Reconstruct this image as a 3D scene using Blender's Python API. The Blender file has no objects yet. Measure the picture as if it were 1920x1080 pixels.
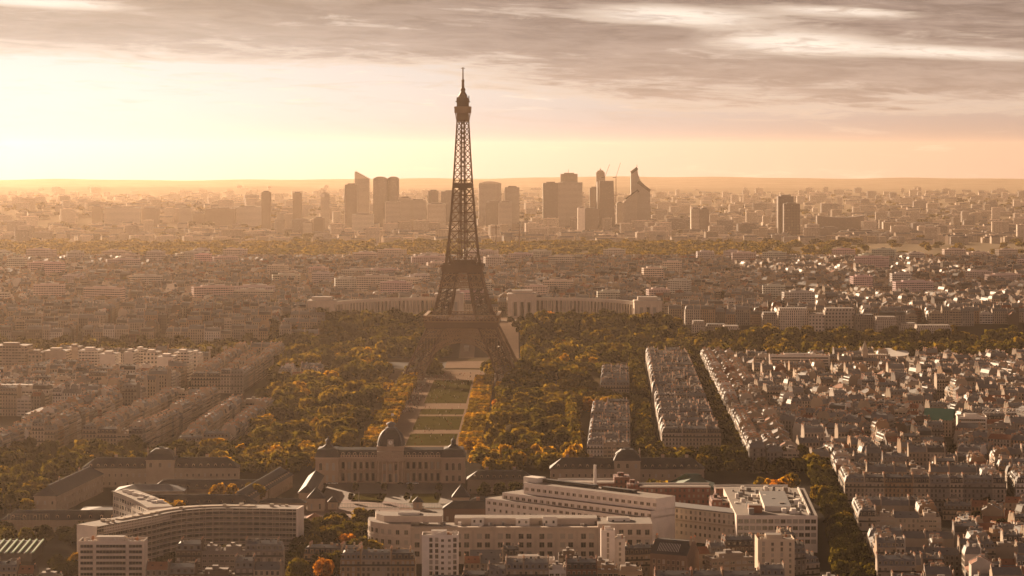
EXPOSURE = 1.42
SKYTINT = (1.0, .82, .62)
SKYGAIN = (.725, .70, .675)
SKYBACK = (8.0, 5.6, 5.0)
SKYTOP = (.35, .25, .22)
HAZE_D, HAZE_G, HAZE_COL = 1.3e-5, 0.64, (1.0, .77, .58)
import bpy, math, random
import numpy as np
R = math.radians
C = bpy.context.scene.collection
scene = bpy.context.scene
# ------------------------------------------------------------------ camera, sky, sun, exposure
F, HOR, CAMZ = 4843.0, 288.0, 237.0
cam = bpy.data.cameras.new("camera"); camo = bpy.data.objects.new("camera", cam); C.objects.link(camo)
cam.sensor_width = 36; cam.lens = 36*F/1920; cam.shift_y = -(540-HOR)/1920
cam.clip_start = 5; cam.clip_end = 60000
camo.location = (0, 0, CAMZ); camo.rotation_euler = (R(90), 0, 0)
scene.camera = camo
SUN_AZ, SUN_EL = -29.0, 15.0          # degrees from the view axis (minus = left), degrees above the horizon
sdir = np.array([math.sin(R(SUN_AZ))*math.cos(R(SUN_EL)), math.cos(R(SUN_AZ))*math.cos(R(SUN_EL)), math.sin(R(SUN_EL))])
sl = bpy.data.lights.new("sun", 'SUN'); so = bpy.data.objects.new("sun", sl); C.objects.link(so)
sl.energy = 5.0; sl.angle = R(0.5); sl.color = (1.0, 0.71, 0.46)
from mathutils import Vector
so.rotation_euler = Vector(-sdir).to_track_quat('-Z', 'Y').to_euler()
so.location = (0, 0, 900)
vs = scene.view_settings
vs.view_transform = 'Standard'; vs.look = 'None'; vs.exposure = EXPOSURE; vs.gamma = 1
cy = scene.cycles
cy.use_denoising = True; cy.max_bounces = 4; cy.diffuse_bounces = 2; cy.glossy_bounces = 2
cy.transmission_bounces = 2; cy.volume_bounces = 1; cy.transparent_max_bounces = 4
cy.caustics_reflective = False; cy.caustics_refractive = False; cy.sample_clamp_indirect = 6

class NT:
    """small helper for building node trees"""
    def __init__(s, nt): s.nt = nt; nt.nodes.clear()
    def n(s, t, **k):
        nd = s.nt.nodes.new(t)
        for a, b in k.items(): setattr(nd, a, b)
        return nd
    def l(s, a, b): s.nt.links.new(a, b)
    def put(s, sock, v):
        if isinstance(v, (int, float)): sock.default_value = v
        elif isinstance(v, tuple): sock.default_value = v if len(v) == len(sock.default_value) else (*v, 1)
        else: s.l(v, sock)
    def math(s, op, a, b=0.0, c=None, clamp=False):
        m = s.n('ShaderNodeMath', operation=op); m.use_clamp = clamp
        s.put(m.inputs[0], a); s.put(m.inputs[1], b)
        if c is not None: s.put(m.inputs[2], c)
        return m.outputs[0]
    def mix(s, f, a, b, mode='MIX'):
        m = s.n('ShaderNodeMix', data_type='RGBA', blend_type=mode)
        s.put(m.inputs[0], f); s.put(m.inputs[6], a); s.put(m.inputs[7], b)
        return m.outputs[2]
    def sm(s, x, lo, hi):
        m = s.n('ShaderNodeMapRange', interpolation_type='SMOOTHSTEP')
        s.put(m.inputs[0], x); m.inputs[1].default_value = lo; m.inputs[2].default_value = hi
        return m.outputs[0]
    def noise(s, vec, scale, detail=4, rough=.5, dist=0.0):
        m = s.n('ShaderNodeTexNoise'); s.put(m.inputs['Scale'], scale); m.inputs['Detail'].default_value = detail
        m.inputs['Roughness'].default_value = rough; m.inputs['Distortion'].default_value = dist
        if vec is not None: s.l(vec, m.inputs['Vector'])
        return m.outputs['Fac']
    def xyz(s, x, y, z=0.0):
        m = s.n('ShaderNodeCombineXYZ')
        for i, v in enumerate((x, y, z)): s.put(m.inputs[i], v)
        return m.outputs[0]

W = bpy.data.worlds.new("World"); scene.world = W; W.use_nodes = True
def build_world():
    t = NT(W.node_tree)
    out = t.n('ShaderNodeOutputWorld'); bg = t.n('ShaderNodeBackground'); bg.inputs[1].default_value = 0.05
    t.l(bg.outputs[0], out.inputs[0])
    sky = t.n('ShaderNodeTexSky', sky_type='NISHITA'); sky.sun_disc = False
    sky.sun_elevation = R(SUN_EL); sky.sun_rotation = R(SUN_AZ); sky.air_density = 1.5; sky.dust_density = 4.0; sky.ozone_density = 1.0
    tc = t.n('ShaderNodeTexCoord'); sp = t.n('ShaderNodeSeparateXYZ'); t.l(tc.outputs['Generated'], sp.inputs[0])
    x, y, z = sp.outputs
    az = t.math('MULTIPLY', t.math('ARCTAN2', x, y), 57.2958)          # degrees from +Y, to +X
    el = t.math('MULTIPLY', t.math('ARCSINE', z), 57.2958)
    # warm tone of the clear sky
    clear = t.mix(1.0, sky.outputs[0], SKYTINT, 'MULTIPLY')
    # glow of the low sun behind thin cloud
    dsun = t.math('SQRT', t.math('ADD', t.math('POWER', t.math('MULTIPLY', t.math('SUBTRACT', az, -13.5), 1/14.0), 2),
                                 t.math('POWER', t.math('MULTIPLY', t.math('SUBTRACT', el, 1.45), 1/2.1), 2)))
    glow = t.math('EXPONENT', t.math('MULTIPLY', t.math('POWER', dsun, 2), -0.9))
    low = t.mix(t.sm(az, -3, 10), (3.9, 3.25, 3.3), (4.8, 3.4, 2.8))
    high = t.mix(t.sm(az, -3, 10), (6.0, 5.1, 4.5), (6.0, 4.65, 3.85))
    clear = t.mix(t.sm(el, 4.0, 25.0), t.mix(t.sm(el, .1, 1.5), low, high), clear)
    clear = t.mix(glow, clear, (10.2, 9.8, 9.4))
    # streaked stratus, drawn out along the horizon
    v1 = t.xyz(t.math('MULTIPLY', az, .085), t.math('ADD', t.math('MULTIPLY', el, .95), t.math('MULTIPLY', az, .012)), 2.7)
    v2 = t.xyz(t.math('MULTIPLY', az, .36), t.math('ADD', t.math('MULTIPLY', el, 3.0), t.math('MULTIPLY', az, .09)), 9.1)
    v3 = t.xyz(t.math('MULTIPLY', az, 1.0), t.math('ADD', t.math('MULTIPLY', el, 8.5), t.math('MULTIPLY', az, .30)), 4.3)
    n1 = t.noise(v1, 1.3, 6, .6, .7); n2 = t.noise(v2, 1.1, 10, .66, .9); n3 = t.noise(v3, 1.0, 8, .62, .6)
    dens = t.math('ADD', t.math('ADD', t.math('MULTIPLY', n1, .46), t.math('MULTIPLY', n2, .36)), t.math('MULTIPLY', n3, .18))
    # cover grows with height: bare low down, closed overhead; the deck's foot dips towards +X
    foot = t.math('SUBTRACT', 1.95, t.math('MULTIPLY', t.sm(az, -6, 6), 1.05))
    rise = t.sm(t.math('SUBTRACT', el, foot), -.6, .8)
    def hole(a, e, sa, se):
        q = t.math('ADD', t.math('POWER', t.math('MULTIPLY', t.math('SUBTRACT', az, a), 1/sa), 2), t.math('POWER', t.math('MULTIPLY', t.math('SUBTRACT', el, t.math('ADD', e, t.math('MULTIPLY', t.math('SUBTRACT', az, a), -.055))), 1/se), 2))
        return t.math('EXPONENT', t.math('MULTIPLY', q, -1))
    holes = t.math('ADD', t.math('ADD', hole(3.6, 3.05, 1.5, .20), hole(6.3, 2.42, 1.8, .26)), t.math('MULTIPLY', hole(9.8, 2.2, 1.9, .13), .9))
    holes = t.math('ADD', holes, t.math('MULTIPLY', hole(7.4, 3.12, 1.6, .10), .8))
    holes = t.math('ADD', holes, t.math('MULTIPLY', hole(-10.3, 3.3, 1.8, .12), .8))
    holes = t.math('MULTIPLY', holes, t.math('ADD', .15, t.math('MULTIPLY', t.sm(t.math('ADD', t.math('MULTIPLY', n2, .6), t.math('MULTIPLY', n3, .4)), .38, .60), 1.1)))
    cover = t.sm(t.math('SUBTRACT', t.math('ADD', t.math('MULTIPLY', rise, .60), t.math('MULTIPLY', t.math('SUBTRACT', dens, .5), 2.1)), t.math('MULTIPLY', holes, .85)), .10, .55)
    shade = t.sm(t.math('ADD', t.math('MULTIPLY', t.noise(v2, .8, 8, .65, .9), .6), t.math('MULTIPLY', n3, .4)), .36, .66)
    up = t.sm(el, 1.2, 3.0)
    ctop = t.mix(t.sm(az, -10, 1), t.mix(up, (9.4, 8.3, 7.2), (5.6, 4.3, 3.3)), t.mix(up, (6.2, 4.7, 3.8), (4.6, 3.45, 2.85)))
    cdark = t.mix(t.sm(az, -10, 1), t.mix(up, (7.4, 6.0, 4.9), (4.2, 3.1, 2.25)), t.mix(up, (4.6, 3.35, 2.65), (2.9, 2.1, 1.7)))
    ccol = t.mix(shade, ctop, cdark)
    ccol = t.mix(t.sm(el, 4.5, 20.0), ccol, (3.0, 2.3, 1.95))
    edge = t.math('MULTIPLY', t.math('MULTIPLY', cover, t.math('SUBTRACT', 1.0, cover)), 1.5)
    lit = t.mix(t.math('MULTIPLY', holes, .95, clamp=True), clear, (12.5, 11, 9.4))
    # veils of fine bright cirrus under the deck
    ci = t.math('MULTIPLY', t.math('MULTIPLY', t.sm(n3, .52, .70), t.sm(el, .75, 1.2)), t.math('SUBTRACT', 1.0, cover))
    lit = t.mix(t.math('MULTIPLY', ci, .6), lit, (11, 9.6, 8.0))
    bs = t.math('MULTIPLY', t.math('MULTIPLY', t.sm(t.math('ADD', t.math('MULTIPLY', n2, .65), t.math('MULTIPLY', n3, .35)), .48, .66), t.sm(el, .05, 1.3)), t.math('SUBTRACT', .50, t.math('MULTIPLY', glow, .46)))
    lit = t.mix(bs, lit, t.mix(t.sm(az, -8, 4), (6.6, 5.5, 4.5), (4.5, 3.4, 2.75)))
    col = t.mix(t.math('MULTIPLY', cover, t.math('SUBTRACT', 1.0, t.math('MULTIPLY', glow, .45))), lit, ccol)
    col = t.mix(edge, col, (9.6, 7.9, 6.3))
    # unseen sky behind the viewer: brightened low down to fill facades, darkened overhead
    away = t.sm(t.math('ABSOLUTE', az), 30, 110)
    back = t.mix(t.sm(el, 12, 45), SKYBACK, SKYTOP)
    col = t.mix(away, col, t.mix(.15, back, sky.outputs[0]))
    col = t.mix(t.sm(el, 10, 50), col, t.mix(.15, back, sky.outputs[0]))
    t.l(t.mix(1.0, col, SKYGAIN, 'MULTIPLY'), bg.inputs[0])
build_world()
# ------------------------------------------------------------------ helpers
def terrain(x, Y):
    """height of the ground in metres"""
    def ss(a, b, t):
        t = min(1, max(0, (t-a)/(b-a))); return t*t*(3-2*t)
    h = 26*ss(2990, 3215, Y)
    h += 8*ss(3500, 4200, Y) - 22*ss(4500, 5300, Y) - 8*ss(6200, 8000, Y)
    h += 42*ss(7200, 8600, Y)*ss(-450, -1100, x)*(1-ss(9500, 11500, Y))
    return h-Y*Y/1.466e7        # the round earth
def P(px, z, Y):                       # x for a line of sight at a known distance
    return (px-960)/F*Y
def G(px, py, z=0.0):                  # point of the plane at height z
    Y = (CAMZ-z)*F/(py-HOR); return ((px-960)/F*Y, Y)
def ZT(py, Y): return CAMZ-(py-HOR)*Y/F

class MB:
    def __init__(s): s.v = []; s.f = []; s.m = []; s.uv = []
    def face(s, pts, mi=0, uv=None):
        k = len(s.v); s.v.extend(pts); s.f.append(tuple(range(k, k+len(pts)))); s.m.append(mi)
        s.uv.append(uv if uv else [(0, 0)]*len(pts))
    def wall(s, a, b, z0, z1, mi=0, u0=0.0):
        L = math.hypot(b[0]-a[0], b[1]-a[1])
        s.face([(a[0], a[1], z0), (b[0], b[1], z0), (b[0], b[1], z1), (a[0], a[1], z1)], mi, [(u0, z0), (u0+L, z0), (u0+L, z1), (u0, z1)])
        return u0+L
    def prism(s, poly, z0, z1, mi=0, top=None, bot=False):
        n = len(poly); u = 0.0
        for i in range(n): u = s.wall(poly[i], poly[(i+1) % n], z0, z1, mi, u)
        s.face([(p[0], p[1], z1) for p in poly], mi if top is None else top, [(p[0], p[1]) for p in poly])
        if bot: s.face([(p[0], p[1], z0) for p in reversed(poly)], mi)
    def box(s, x0, x1, y0, y1, z0, z1, mi=0, top=None, bot=False):
        s.prism([(x0, y0), (x1, y0), (x1, y1), (x0, y1)], z0, z1, mi, top, bot)
    def bar(s, p, q, w, mi=0, h=None):
        p = np.array(p, float); q = np.array(q, float); d = q-p; L = np.linalg.norm(d)
        if L < 1e-6: return
        d /= L; up = np.array([0, 0, 1.0]) if abs(d[2]) < .95 else np.array([0, 1.0, 0])
        a = np.cross(d, up); a /= np.linalg.norm(a); b = np.cross(d, a); h = h or w
        A = a*w/2; B = b*h/2
        c = [tuple(p-A-B), tuple(p+A-B), tuple(p+A+B), tuple(p-A+B)]; e = [tuple(q-A-B), tuple(q+A-B), tuple(q+A+B), tuple(q-A+B)]
        for i in range(4): s.face([c[i], c[(i+1) % 4], e[(i+1) % 4], e[i]], mi)
        s.face(c[::-1], mi); s.face(e, mi)
    def lathe(s, prof, cx, cy, n=16, mi=0, sq=False, ang=0):
        ring = []
        for r, z in prof:
            pts = []
            for i in range(n):
                t = 2*math.pi*i/n+ang
                k = 1.0
                if sq:
                    k = (abs(math.cos(t))**3.2+abs(math.sin(t))**3.2)**(-1/3.2)
                pts.append((cx+r*k*math.cos(t), cy+r*k*math.sin(t), z))
            ring.append(pts)
        for a, b in zip(ring, ring[1:]):
            for i in range(n): s.face([a[i], a[(i+1) % n], b[(i+1) % n], b[i]], mi)
        s.face(ring[-1], mi)
    def join(s, o, off=(0, 0, 0), rot=0.0, mmap=None):
        c, n = math.cos(rot), math.sin(rot); k = len(s.v)
        s.v.extend((off[0]+c*x-n*y, off[1]+n*x+c*y, off[2]+z) for x, y, z in o.v)
        s.f.extend(tuple(k+i for i in f) for f in o.f); s.m.extend(o.m if mmap is None else [mmap[i] for i in o.m]); s.uv.extend(o.uv)
    def mesh(s, name, mats):
        me = bpy.data.meshes.new(name); me.from_pydata(s.v, [], s.f)
        me.polygons.foreach_set('material_index', np.array(s.m, np.int32))
        l = me.uv_layers.new(name='uv'); l.data.foreach_set('uv', np.array([c for f in s.uv for c in f], np.float32).ravel())
        for m in mats: me.materials.append(m)
        me.update(); return me

def put(name, me, parent=None, loc=(0, 0, 0), rz=0.0, color=None, scale=None):
    o = bpy.data.objects.new(name, me); C.objects.link(o); o.location = loc; o.rotation_euler = (0, 0, rz)
    if parent: o.parent = parent
    if color: o.color = (*color, 1)
    if scale: o.scale = scale
    return o
def tag(o, label, cat, group=None):
    o['label'] = label; o['category'] = cat
    if group: o['group'] = group
    return o
def thing(name, label, cat, loc=(0, 0, 0), rz=0.0, group=None):
    return tag(put(name, None, None, loc, rz), label, cat, group)
def kind(o, k): o['kind'] = k; return o
def part(name, mb, mats, parent, color=None, loc=(0, 0, 0), rz=0.0):
    return put(name, mb.mesh(name, mats if isinstance(mats, (list, tuple)) else [mats]), parent, loc, rz, color)
def inside(x, y, poly):
    c = False; j = len(poly)-1
    for i in range(len(poly)):
        xi, yi = poly[i]; xj, yj = poly[j]
        if (yi > y) != (yj > y) and x < (xj-xi)*(y-yi)/(yj-yi)+xi: c = not c
        j = i
    return c

# ------------------------------------------------------------------ materials
def new_mat(name):
    m = bpy.data.materials.new(name); m.use_nodes = True; return m, NT(m.node_tree)
def base_col(t, src):
    if src == 'object': return t.n('ShaderNodeObjectInfo').outputs['Color']
    if src == 'attr':
        a = t.n('ShaderNodeAttribute', attribute_name='tint'); return a.outputs['Color']
    r = t.n('ShaderNodeRGB'); r.outputs[0].default_value = (*src, 1); return r.outputs[0]
def finish(t, col, rough=.8, metal=0.0, spec=.3):
    b = t.n('ShaderNodeBsdfPrincipled'); o = t.n('ShaderNodeOutputMaterial'); t.l(b.outputs[0], o.inputs[0])
    t.put(b.inputs['Base Color'], col); t.put(b.inputs['Roughness'], rough); b.inputs['Metallic'].default_value = metal
    b.inputs['Specular IOR Level'].default_value = spec
    return b
def plain(name, src, rough=.85, var=.35, scale=.25, metal=0.0, spec=.25):
    m, t = new_mat(name); c = base_col(t, src)
    g = t.n('ShaderNodeNewGeometry')
    n = t.noise(g.outputs['Position'], scale, 5, .65)
    k = t.math('ADD', 1-var*.5, t.math('MULTIPLY', n, var))
    h = t.n('ShaderNodeHueSaturation'); t.l(c, h.inputs['Color']); t.l(k, h.inputs['Value'])
    finish(t, h.outputs[0], rough, metal, spec); return m
def winwall(name, src, pu=2.6, pv=3.1, wu=.46, wv=.62, glass=(.035, .033, .034), band=.12, curtain=.22, off=.2, vfull=False):
    """masonry with a regular grid of real-size windows in metres (uv = metres along the wall, height)"""
    m, t = new_mat(name); c = base_col(t, src)
    uv = t.n('ShaderNodeUVMap'); uv.uv_map = 'uv'; s = t.n('ShaderNodeSeparateXYZ'); t.l(uv.outputs[0], s.inputs[0])
    u = t.math('DIVIDE', s.outputs[0], pu); v = t.math('DIVIDE', t.math('SUBTRACT', s.outputs[1], off), pv)
    fu = t.math('FRACT', u); fv = t.math('FRACT', v)
    a = t.math('LESS_THAN', t.math('ABSOLUTE', t.math('SUBTRACT', fu, .5)), wu/2)
    b = t.math('LESS_THAN', t.math('ABSOLUTE', t.math('SUBTRACT', fv, .5)), wv/2)
    w = t.math('MULTIPLY', a, b)
    wn = t.n('ShaderNodeTexWhiteNoise', noise_dimensions='3D')
    g = t.n('ShaderNodeObjectInfo')
    t.l(t.xyz(t.math('FLOOR', u), t.math('FLOOR', v), t.math('MULTIPLY', g.outputs['Random'], 50)), wn.inputs['Vector'])
    gl = t.mix(t.math('LESS_THAN', wn.outputs['Value'], curtain), glass, (.22, .19, .16))
    geo = t.n('ShaderNodeNewGeometry'); n = t.noise(geo.outputs['Position'], .3, 5, .65)
    h = t.n('ShaderNodeHueSaturation'); t.l(c, h.inputs['Color']); t.l(t.math('ADD', .82, t.math('MULTIPLY', n, .36)), h.inputs['Value'])
    ln = t.math('MULTIPLY', t.math('LESS_THAN', fv, band), .45)
    wall = t.mix(ln, h.outputs[0], (.07, .06, .055))
    finish(t, t.mix(w, wall, gl), t.math('SUBTRACT', .85, t.math('MULTIPLY', w, .6)), 0, .4)
    return m
def leafmat(name, src):
    m, t = new_mat(name); c = base_col(t, src)
    g = t.n('ShaderNodeNewGeometry'); n = t.noise(g.outputs['Position'], .16, 3, .6)
    oi = t.n('ShaderNodeObjectInfo')
    a = t.n('ShaderNodeAttribute', attribute_name='leaf')
    k = t.math('MULTIPLY', t.math('ADD', .55, t.math('MULTIPLY', n, .9)), t.math('ADD', .6, t.math('MULTIPLY', a.outputs['Fac'], .8)))
    h = t.n('ShaderNodeHueSaturation'); t.l(c, h.inputs['Color']); t.l(k, h.inputs['Value'])
    d = t.n('ShaderNodeBsdfDiffuse'); tr = t.n('ShaderNodeBsdfTranslucent'); mx = t.n('ShaderNodeMixShader'); o = t.n('ShaderNodeOutputMaterial')
    t.l(h.outputs[0], d.inputs[0]); t.l(t.mix(1.0, h.outputs[0], (1.9, 1.5, .8), 'MULTIPLY'), tr.inputs[0]); mx.inputs[0].default_value = .55
    t.l(d.outputs[0], mx.inputs[1]); t.l(tr.outputs[0], mx.inputs[2]); t.l(mx.outputs[0], o.inputs[0]); return m

M = {}
for k in ('object', 'attr'):
    p = '' if k == 'object' else 'a_'
    M[p+'wall'] = plain(p+'masonry', k, .9, .5, .2)
    M[p+'win'] = winwall(p+'masonry_windows', k)
    M[p+'strip'] = winwall(p+'strip_windows', k, 3.4, 3.0, .8, .45, band=.08, curtain=.15)
M['stone'] = plain('pale_stone', (.36, .29, .22), .9, .5, .15)
M['zinc'] = plain('zinc_roofing', (.135, .125, .12), .6, .7, .35, 0, .4)
M['slate'] = plain('slate_roofing', (.05, .046, .045), .7, .8, .4, 0, .2)
M['tile'] = plain('clay_tiles', (.24, .10, .055), .85, .6, .3)
M['terrace'] = plain('roof_terrace', (.18, .145, .12), .9, .7, .2)
M['pot'] = plain('clay_pots', (.42, .19, .10), .8, .3)
M['glass'] = plain('window_glass', (.03, .028, .028), .15, .3, .05, 0, .6)
M['curtain'] = plain('curtained_glass', (.28, .24, .20), .35, .4, .05, 0, .6)
M['ironwork'] = plain('dark_ironwork', (.035, .03, .028), .6, .3)
M['white'] = plain('white_render', (.62, .56, .49), .8, .25, .2)
M['object_plain'] = plain('painted_surface', 'object', .6, .2, .3)
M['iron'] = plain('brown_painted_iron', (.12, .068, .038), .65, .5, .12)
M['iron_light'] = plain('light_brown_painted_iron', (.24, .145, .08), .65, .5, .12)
M['iron_dark'] = plain('shaded_iron', (.06, .034, .02), .7, .5, .12)  # inner laces: shade inside the legs put into the colour
M['leaf'] = leafmat('leaves', 'object'); M['a_leaf'] = leafmat('a_leaves', 'attr')
M['bark'] = plain('bark', (.06, .045, .03), .95, .5, 1.0)
M['asphalt'] = plain('asphalt', (.035, .03, .027), .9, .5, .06, 0, 0)
M['gravel'] = plain('pale_gravel', (.22, .155, .115), 1, .4, .12, 0, 0)
M['grass'] = plain('short_grass', (.052, .044, .012), 1, 1.1, .07, 0, 0)
M['brick'] = winwall('red_brick_windows', (.17, .062, .042), 3.0, 3.6, .42, .5, band=.1)
M['green_roof'] = plain('green_copper', (.10, .15, .115), .6, .5, .2)
M['tower_glass'] = winwall('curtain_wall', 'object', 3.0, 3.6, .86, .55, glass=(.17, .145, .125), band=.05, curtain=.15)  # pane colour raised to stand for reflected sky
M['colonnade'] = winwall('tall_bays', 'object', 6.2, 40, .42, .62, glass=(.05, .042, .036), band=0, curtain=.05)
M['office'] = winwall('office_grid', 'object', 4.0, 4.2, .52, .5, band=.05, curtain=.12)
M['hill'] = plain('hazed_wooded_plain', (.20, .16, .115), 1, .9, .004, 0, 0)  # paler than real ground: haze brightness put into the colour
# ------------------------------------------------------------------ ground, park floor, hills
def sheet(name, poly, z, mat, k='structure'):
    b = MB(); b.face([(x, y, z) for x, y in poly], 0); o = part(name, b, mat, None); return kind(o, k)
def build_ground():
    ys = [600, 1000, 1400, 1800, 2200, 2600, 2900] + list(range(2950, 3300, 25)) + list(range(3300, 6000, 150)) + list(range(6000, 12500, 350)) + [13500, 15000, 17000, 19000, 21000, 22500, 24000]
    nx = 40; v = []; f = []
    for Y in ys:
        hw = max(900, Y*.25)
        for i in range(nx+1):
            x = -hw+2*hw*i/nx; v.append((x, Y, terrain(x, Y)))
    for j in range(len(ys)-1):
        for i in range(nx):
            a = j*(nx+1)+i; f.append((a, a+1, a+nx+2, a+nx+1))
    me = bpy.data.meshes.new('ground'); me.from_pydata(v, [], f); me.materials.append(M['asphalt']); me.materials.append(M['hill'])
    me.polygons.foreach_set('material_index', np.array([1 if v[q[0]][1] > 5200 else 0 for q in f], np.int32)); me.update()
    kind(put('ground', me), 'structure')
    # far ridges
    rng = random.Random(5)
    for name, Y0, depth, top, tilt in (('hills', 15000, 2500, 34, -1.2), ('hills', 20500, 3600, 36, .7)):
        v = []; f = []; n = 160; rows = 8
        ph = [rng.uniform(0, 6.28) for _ in range(6)]
        for j in range(rows+1):
            Y = Y0+depth*j/rows
            for i in range(n+1):
                x = (-.25+.5*i/n)*Y*1.02
                s = sum(math.sin(i*w+ph[k])/(k+1) for k, w in enumerate((.021, .045, .09, .17, .31, .55)))
                r = math.sin(math.pi*.5*min(1, j/rows*1.3))
                lean = 1+tilt*(i/n-.5)
                v.append((x, Y, -Y*Y/1.466e7-2+r*(top*lean+s*15)))
        for j in range(rows):
            for i in range(n):
                a = j*(n+1)+i; f.append((a, a+1, a+n+2, a+n+1))
        me = bpy.data.meshes.new(name); me.from_pydata(v, [], f); me.materials.append(M['hill']); me.update()
        for p in me.polygons: p.use_smooth = True
        kind(put(name, me), 'structure')

build_ground()
# park floor: earth under the groves, gravel walks, lawn panels
sheet('park_ground', [(-232, 1990), (60, 1990), (112, 2320), (120, 2990), (-260, 2990)], .05, plain('bare_earth', (.10, .075, .045), 1, .6, .05, 0, 0))
sheet('gravel_walk', [(-106, 2040), (-36, 2040), (-30, 2800), (-98, 2800)], .10, M['gravel'])
for y0, y1 in ((2095, 2185), (2215, 2330), (2345, 2395), (2450, 2700)):
    s0 = (y0-2040)*.0085; s1 = (y1-2040)*.0085
    sheet('lawn', [(-87+s0, y0), (-47+s0, y0), (-47+s1, y1), (-87+s1, y1)], .15, M['grass'])
sheet('esplanade', [(-150, 2610), (60, 2610), (60, 2830), (-150, 2830)], .07, plain('trodden_gravel', (.20, .15, .115), .95, .5, .1, 0, 0))
def terr_sheet(name, x0, x1, y0, y1, dz, mat, n=14):
    b = MB()
    for j in range(n):
        a = y0+(y1-y0)*j/n; c = y0+(y1-y0)*(j+1)/n
        b.face([(x0, a, terrain(0, a)+dz), (x1, a, terrain(0, a)+dz), (x1, c, terrain(0, c)+dz), (x0, c, terrain(0, c)+dz)])
    return kind(part(name, b, mat, None), 'structure')
terr_sheet('garden_terrace', -62, 8, 2990, 3330, .35, M['gravel'])
terr_sheet('water_basin', -44, -22, 3000, 3140, .6, plain('basin_water', (.10, .08, .06), .8, .2, .05, 0, 0))
sheet('river', [(-900, 2850), (900, 2850), (900, 2935), (-900, 2935)], .09, plain('river_water', (.06, .05, .04), .5, .3, .02, 0, .15))
sheet('school_court', [(-130, 1690), (-40, 1690), (-36, 1862), (-132, 1862)], .06, plain('court_setts', (.13, .10, .08), .9, .4, .3))
for x0, x1 in ((-110, -88), (-70, -50)): sheet('lawn', [(x0, 1752), (x1, 1752), (x1+1, 1800), (x0+1, 1800)], .12, M['grass'])
sheet('forecourt_road', [(-260, 1560), (20, 1560), (20, 1700), (-260, 1700)], .05, plain('worn_asphalt', (.085, .07, .06), .9, .5, .08))
cx, cyy = G(648, 956); ell = lambda rx, ry: [(cx+rx*math.cos(2*math.pi*i/48), cyy+ry*math.sin(2*math.pi*i/48)) for i in range(48)]
sheet('running_track', ell(44, 50), .12, plain('red_track', (.13, .062, .048), .95, .3, .2))
sheet('sports_field', ell(36, 40), .18, plain('worn_field', (.15, .085, .06), .95, .6, .08))
sheet('track_lane', [(cx+x*1.02, y) for x, y in []] or [(-260, 1722), (-30, 1722), (-30, 1726), (-260, 1726)], .14, M['gravel'])

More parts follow.
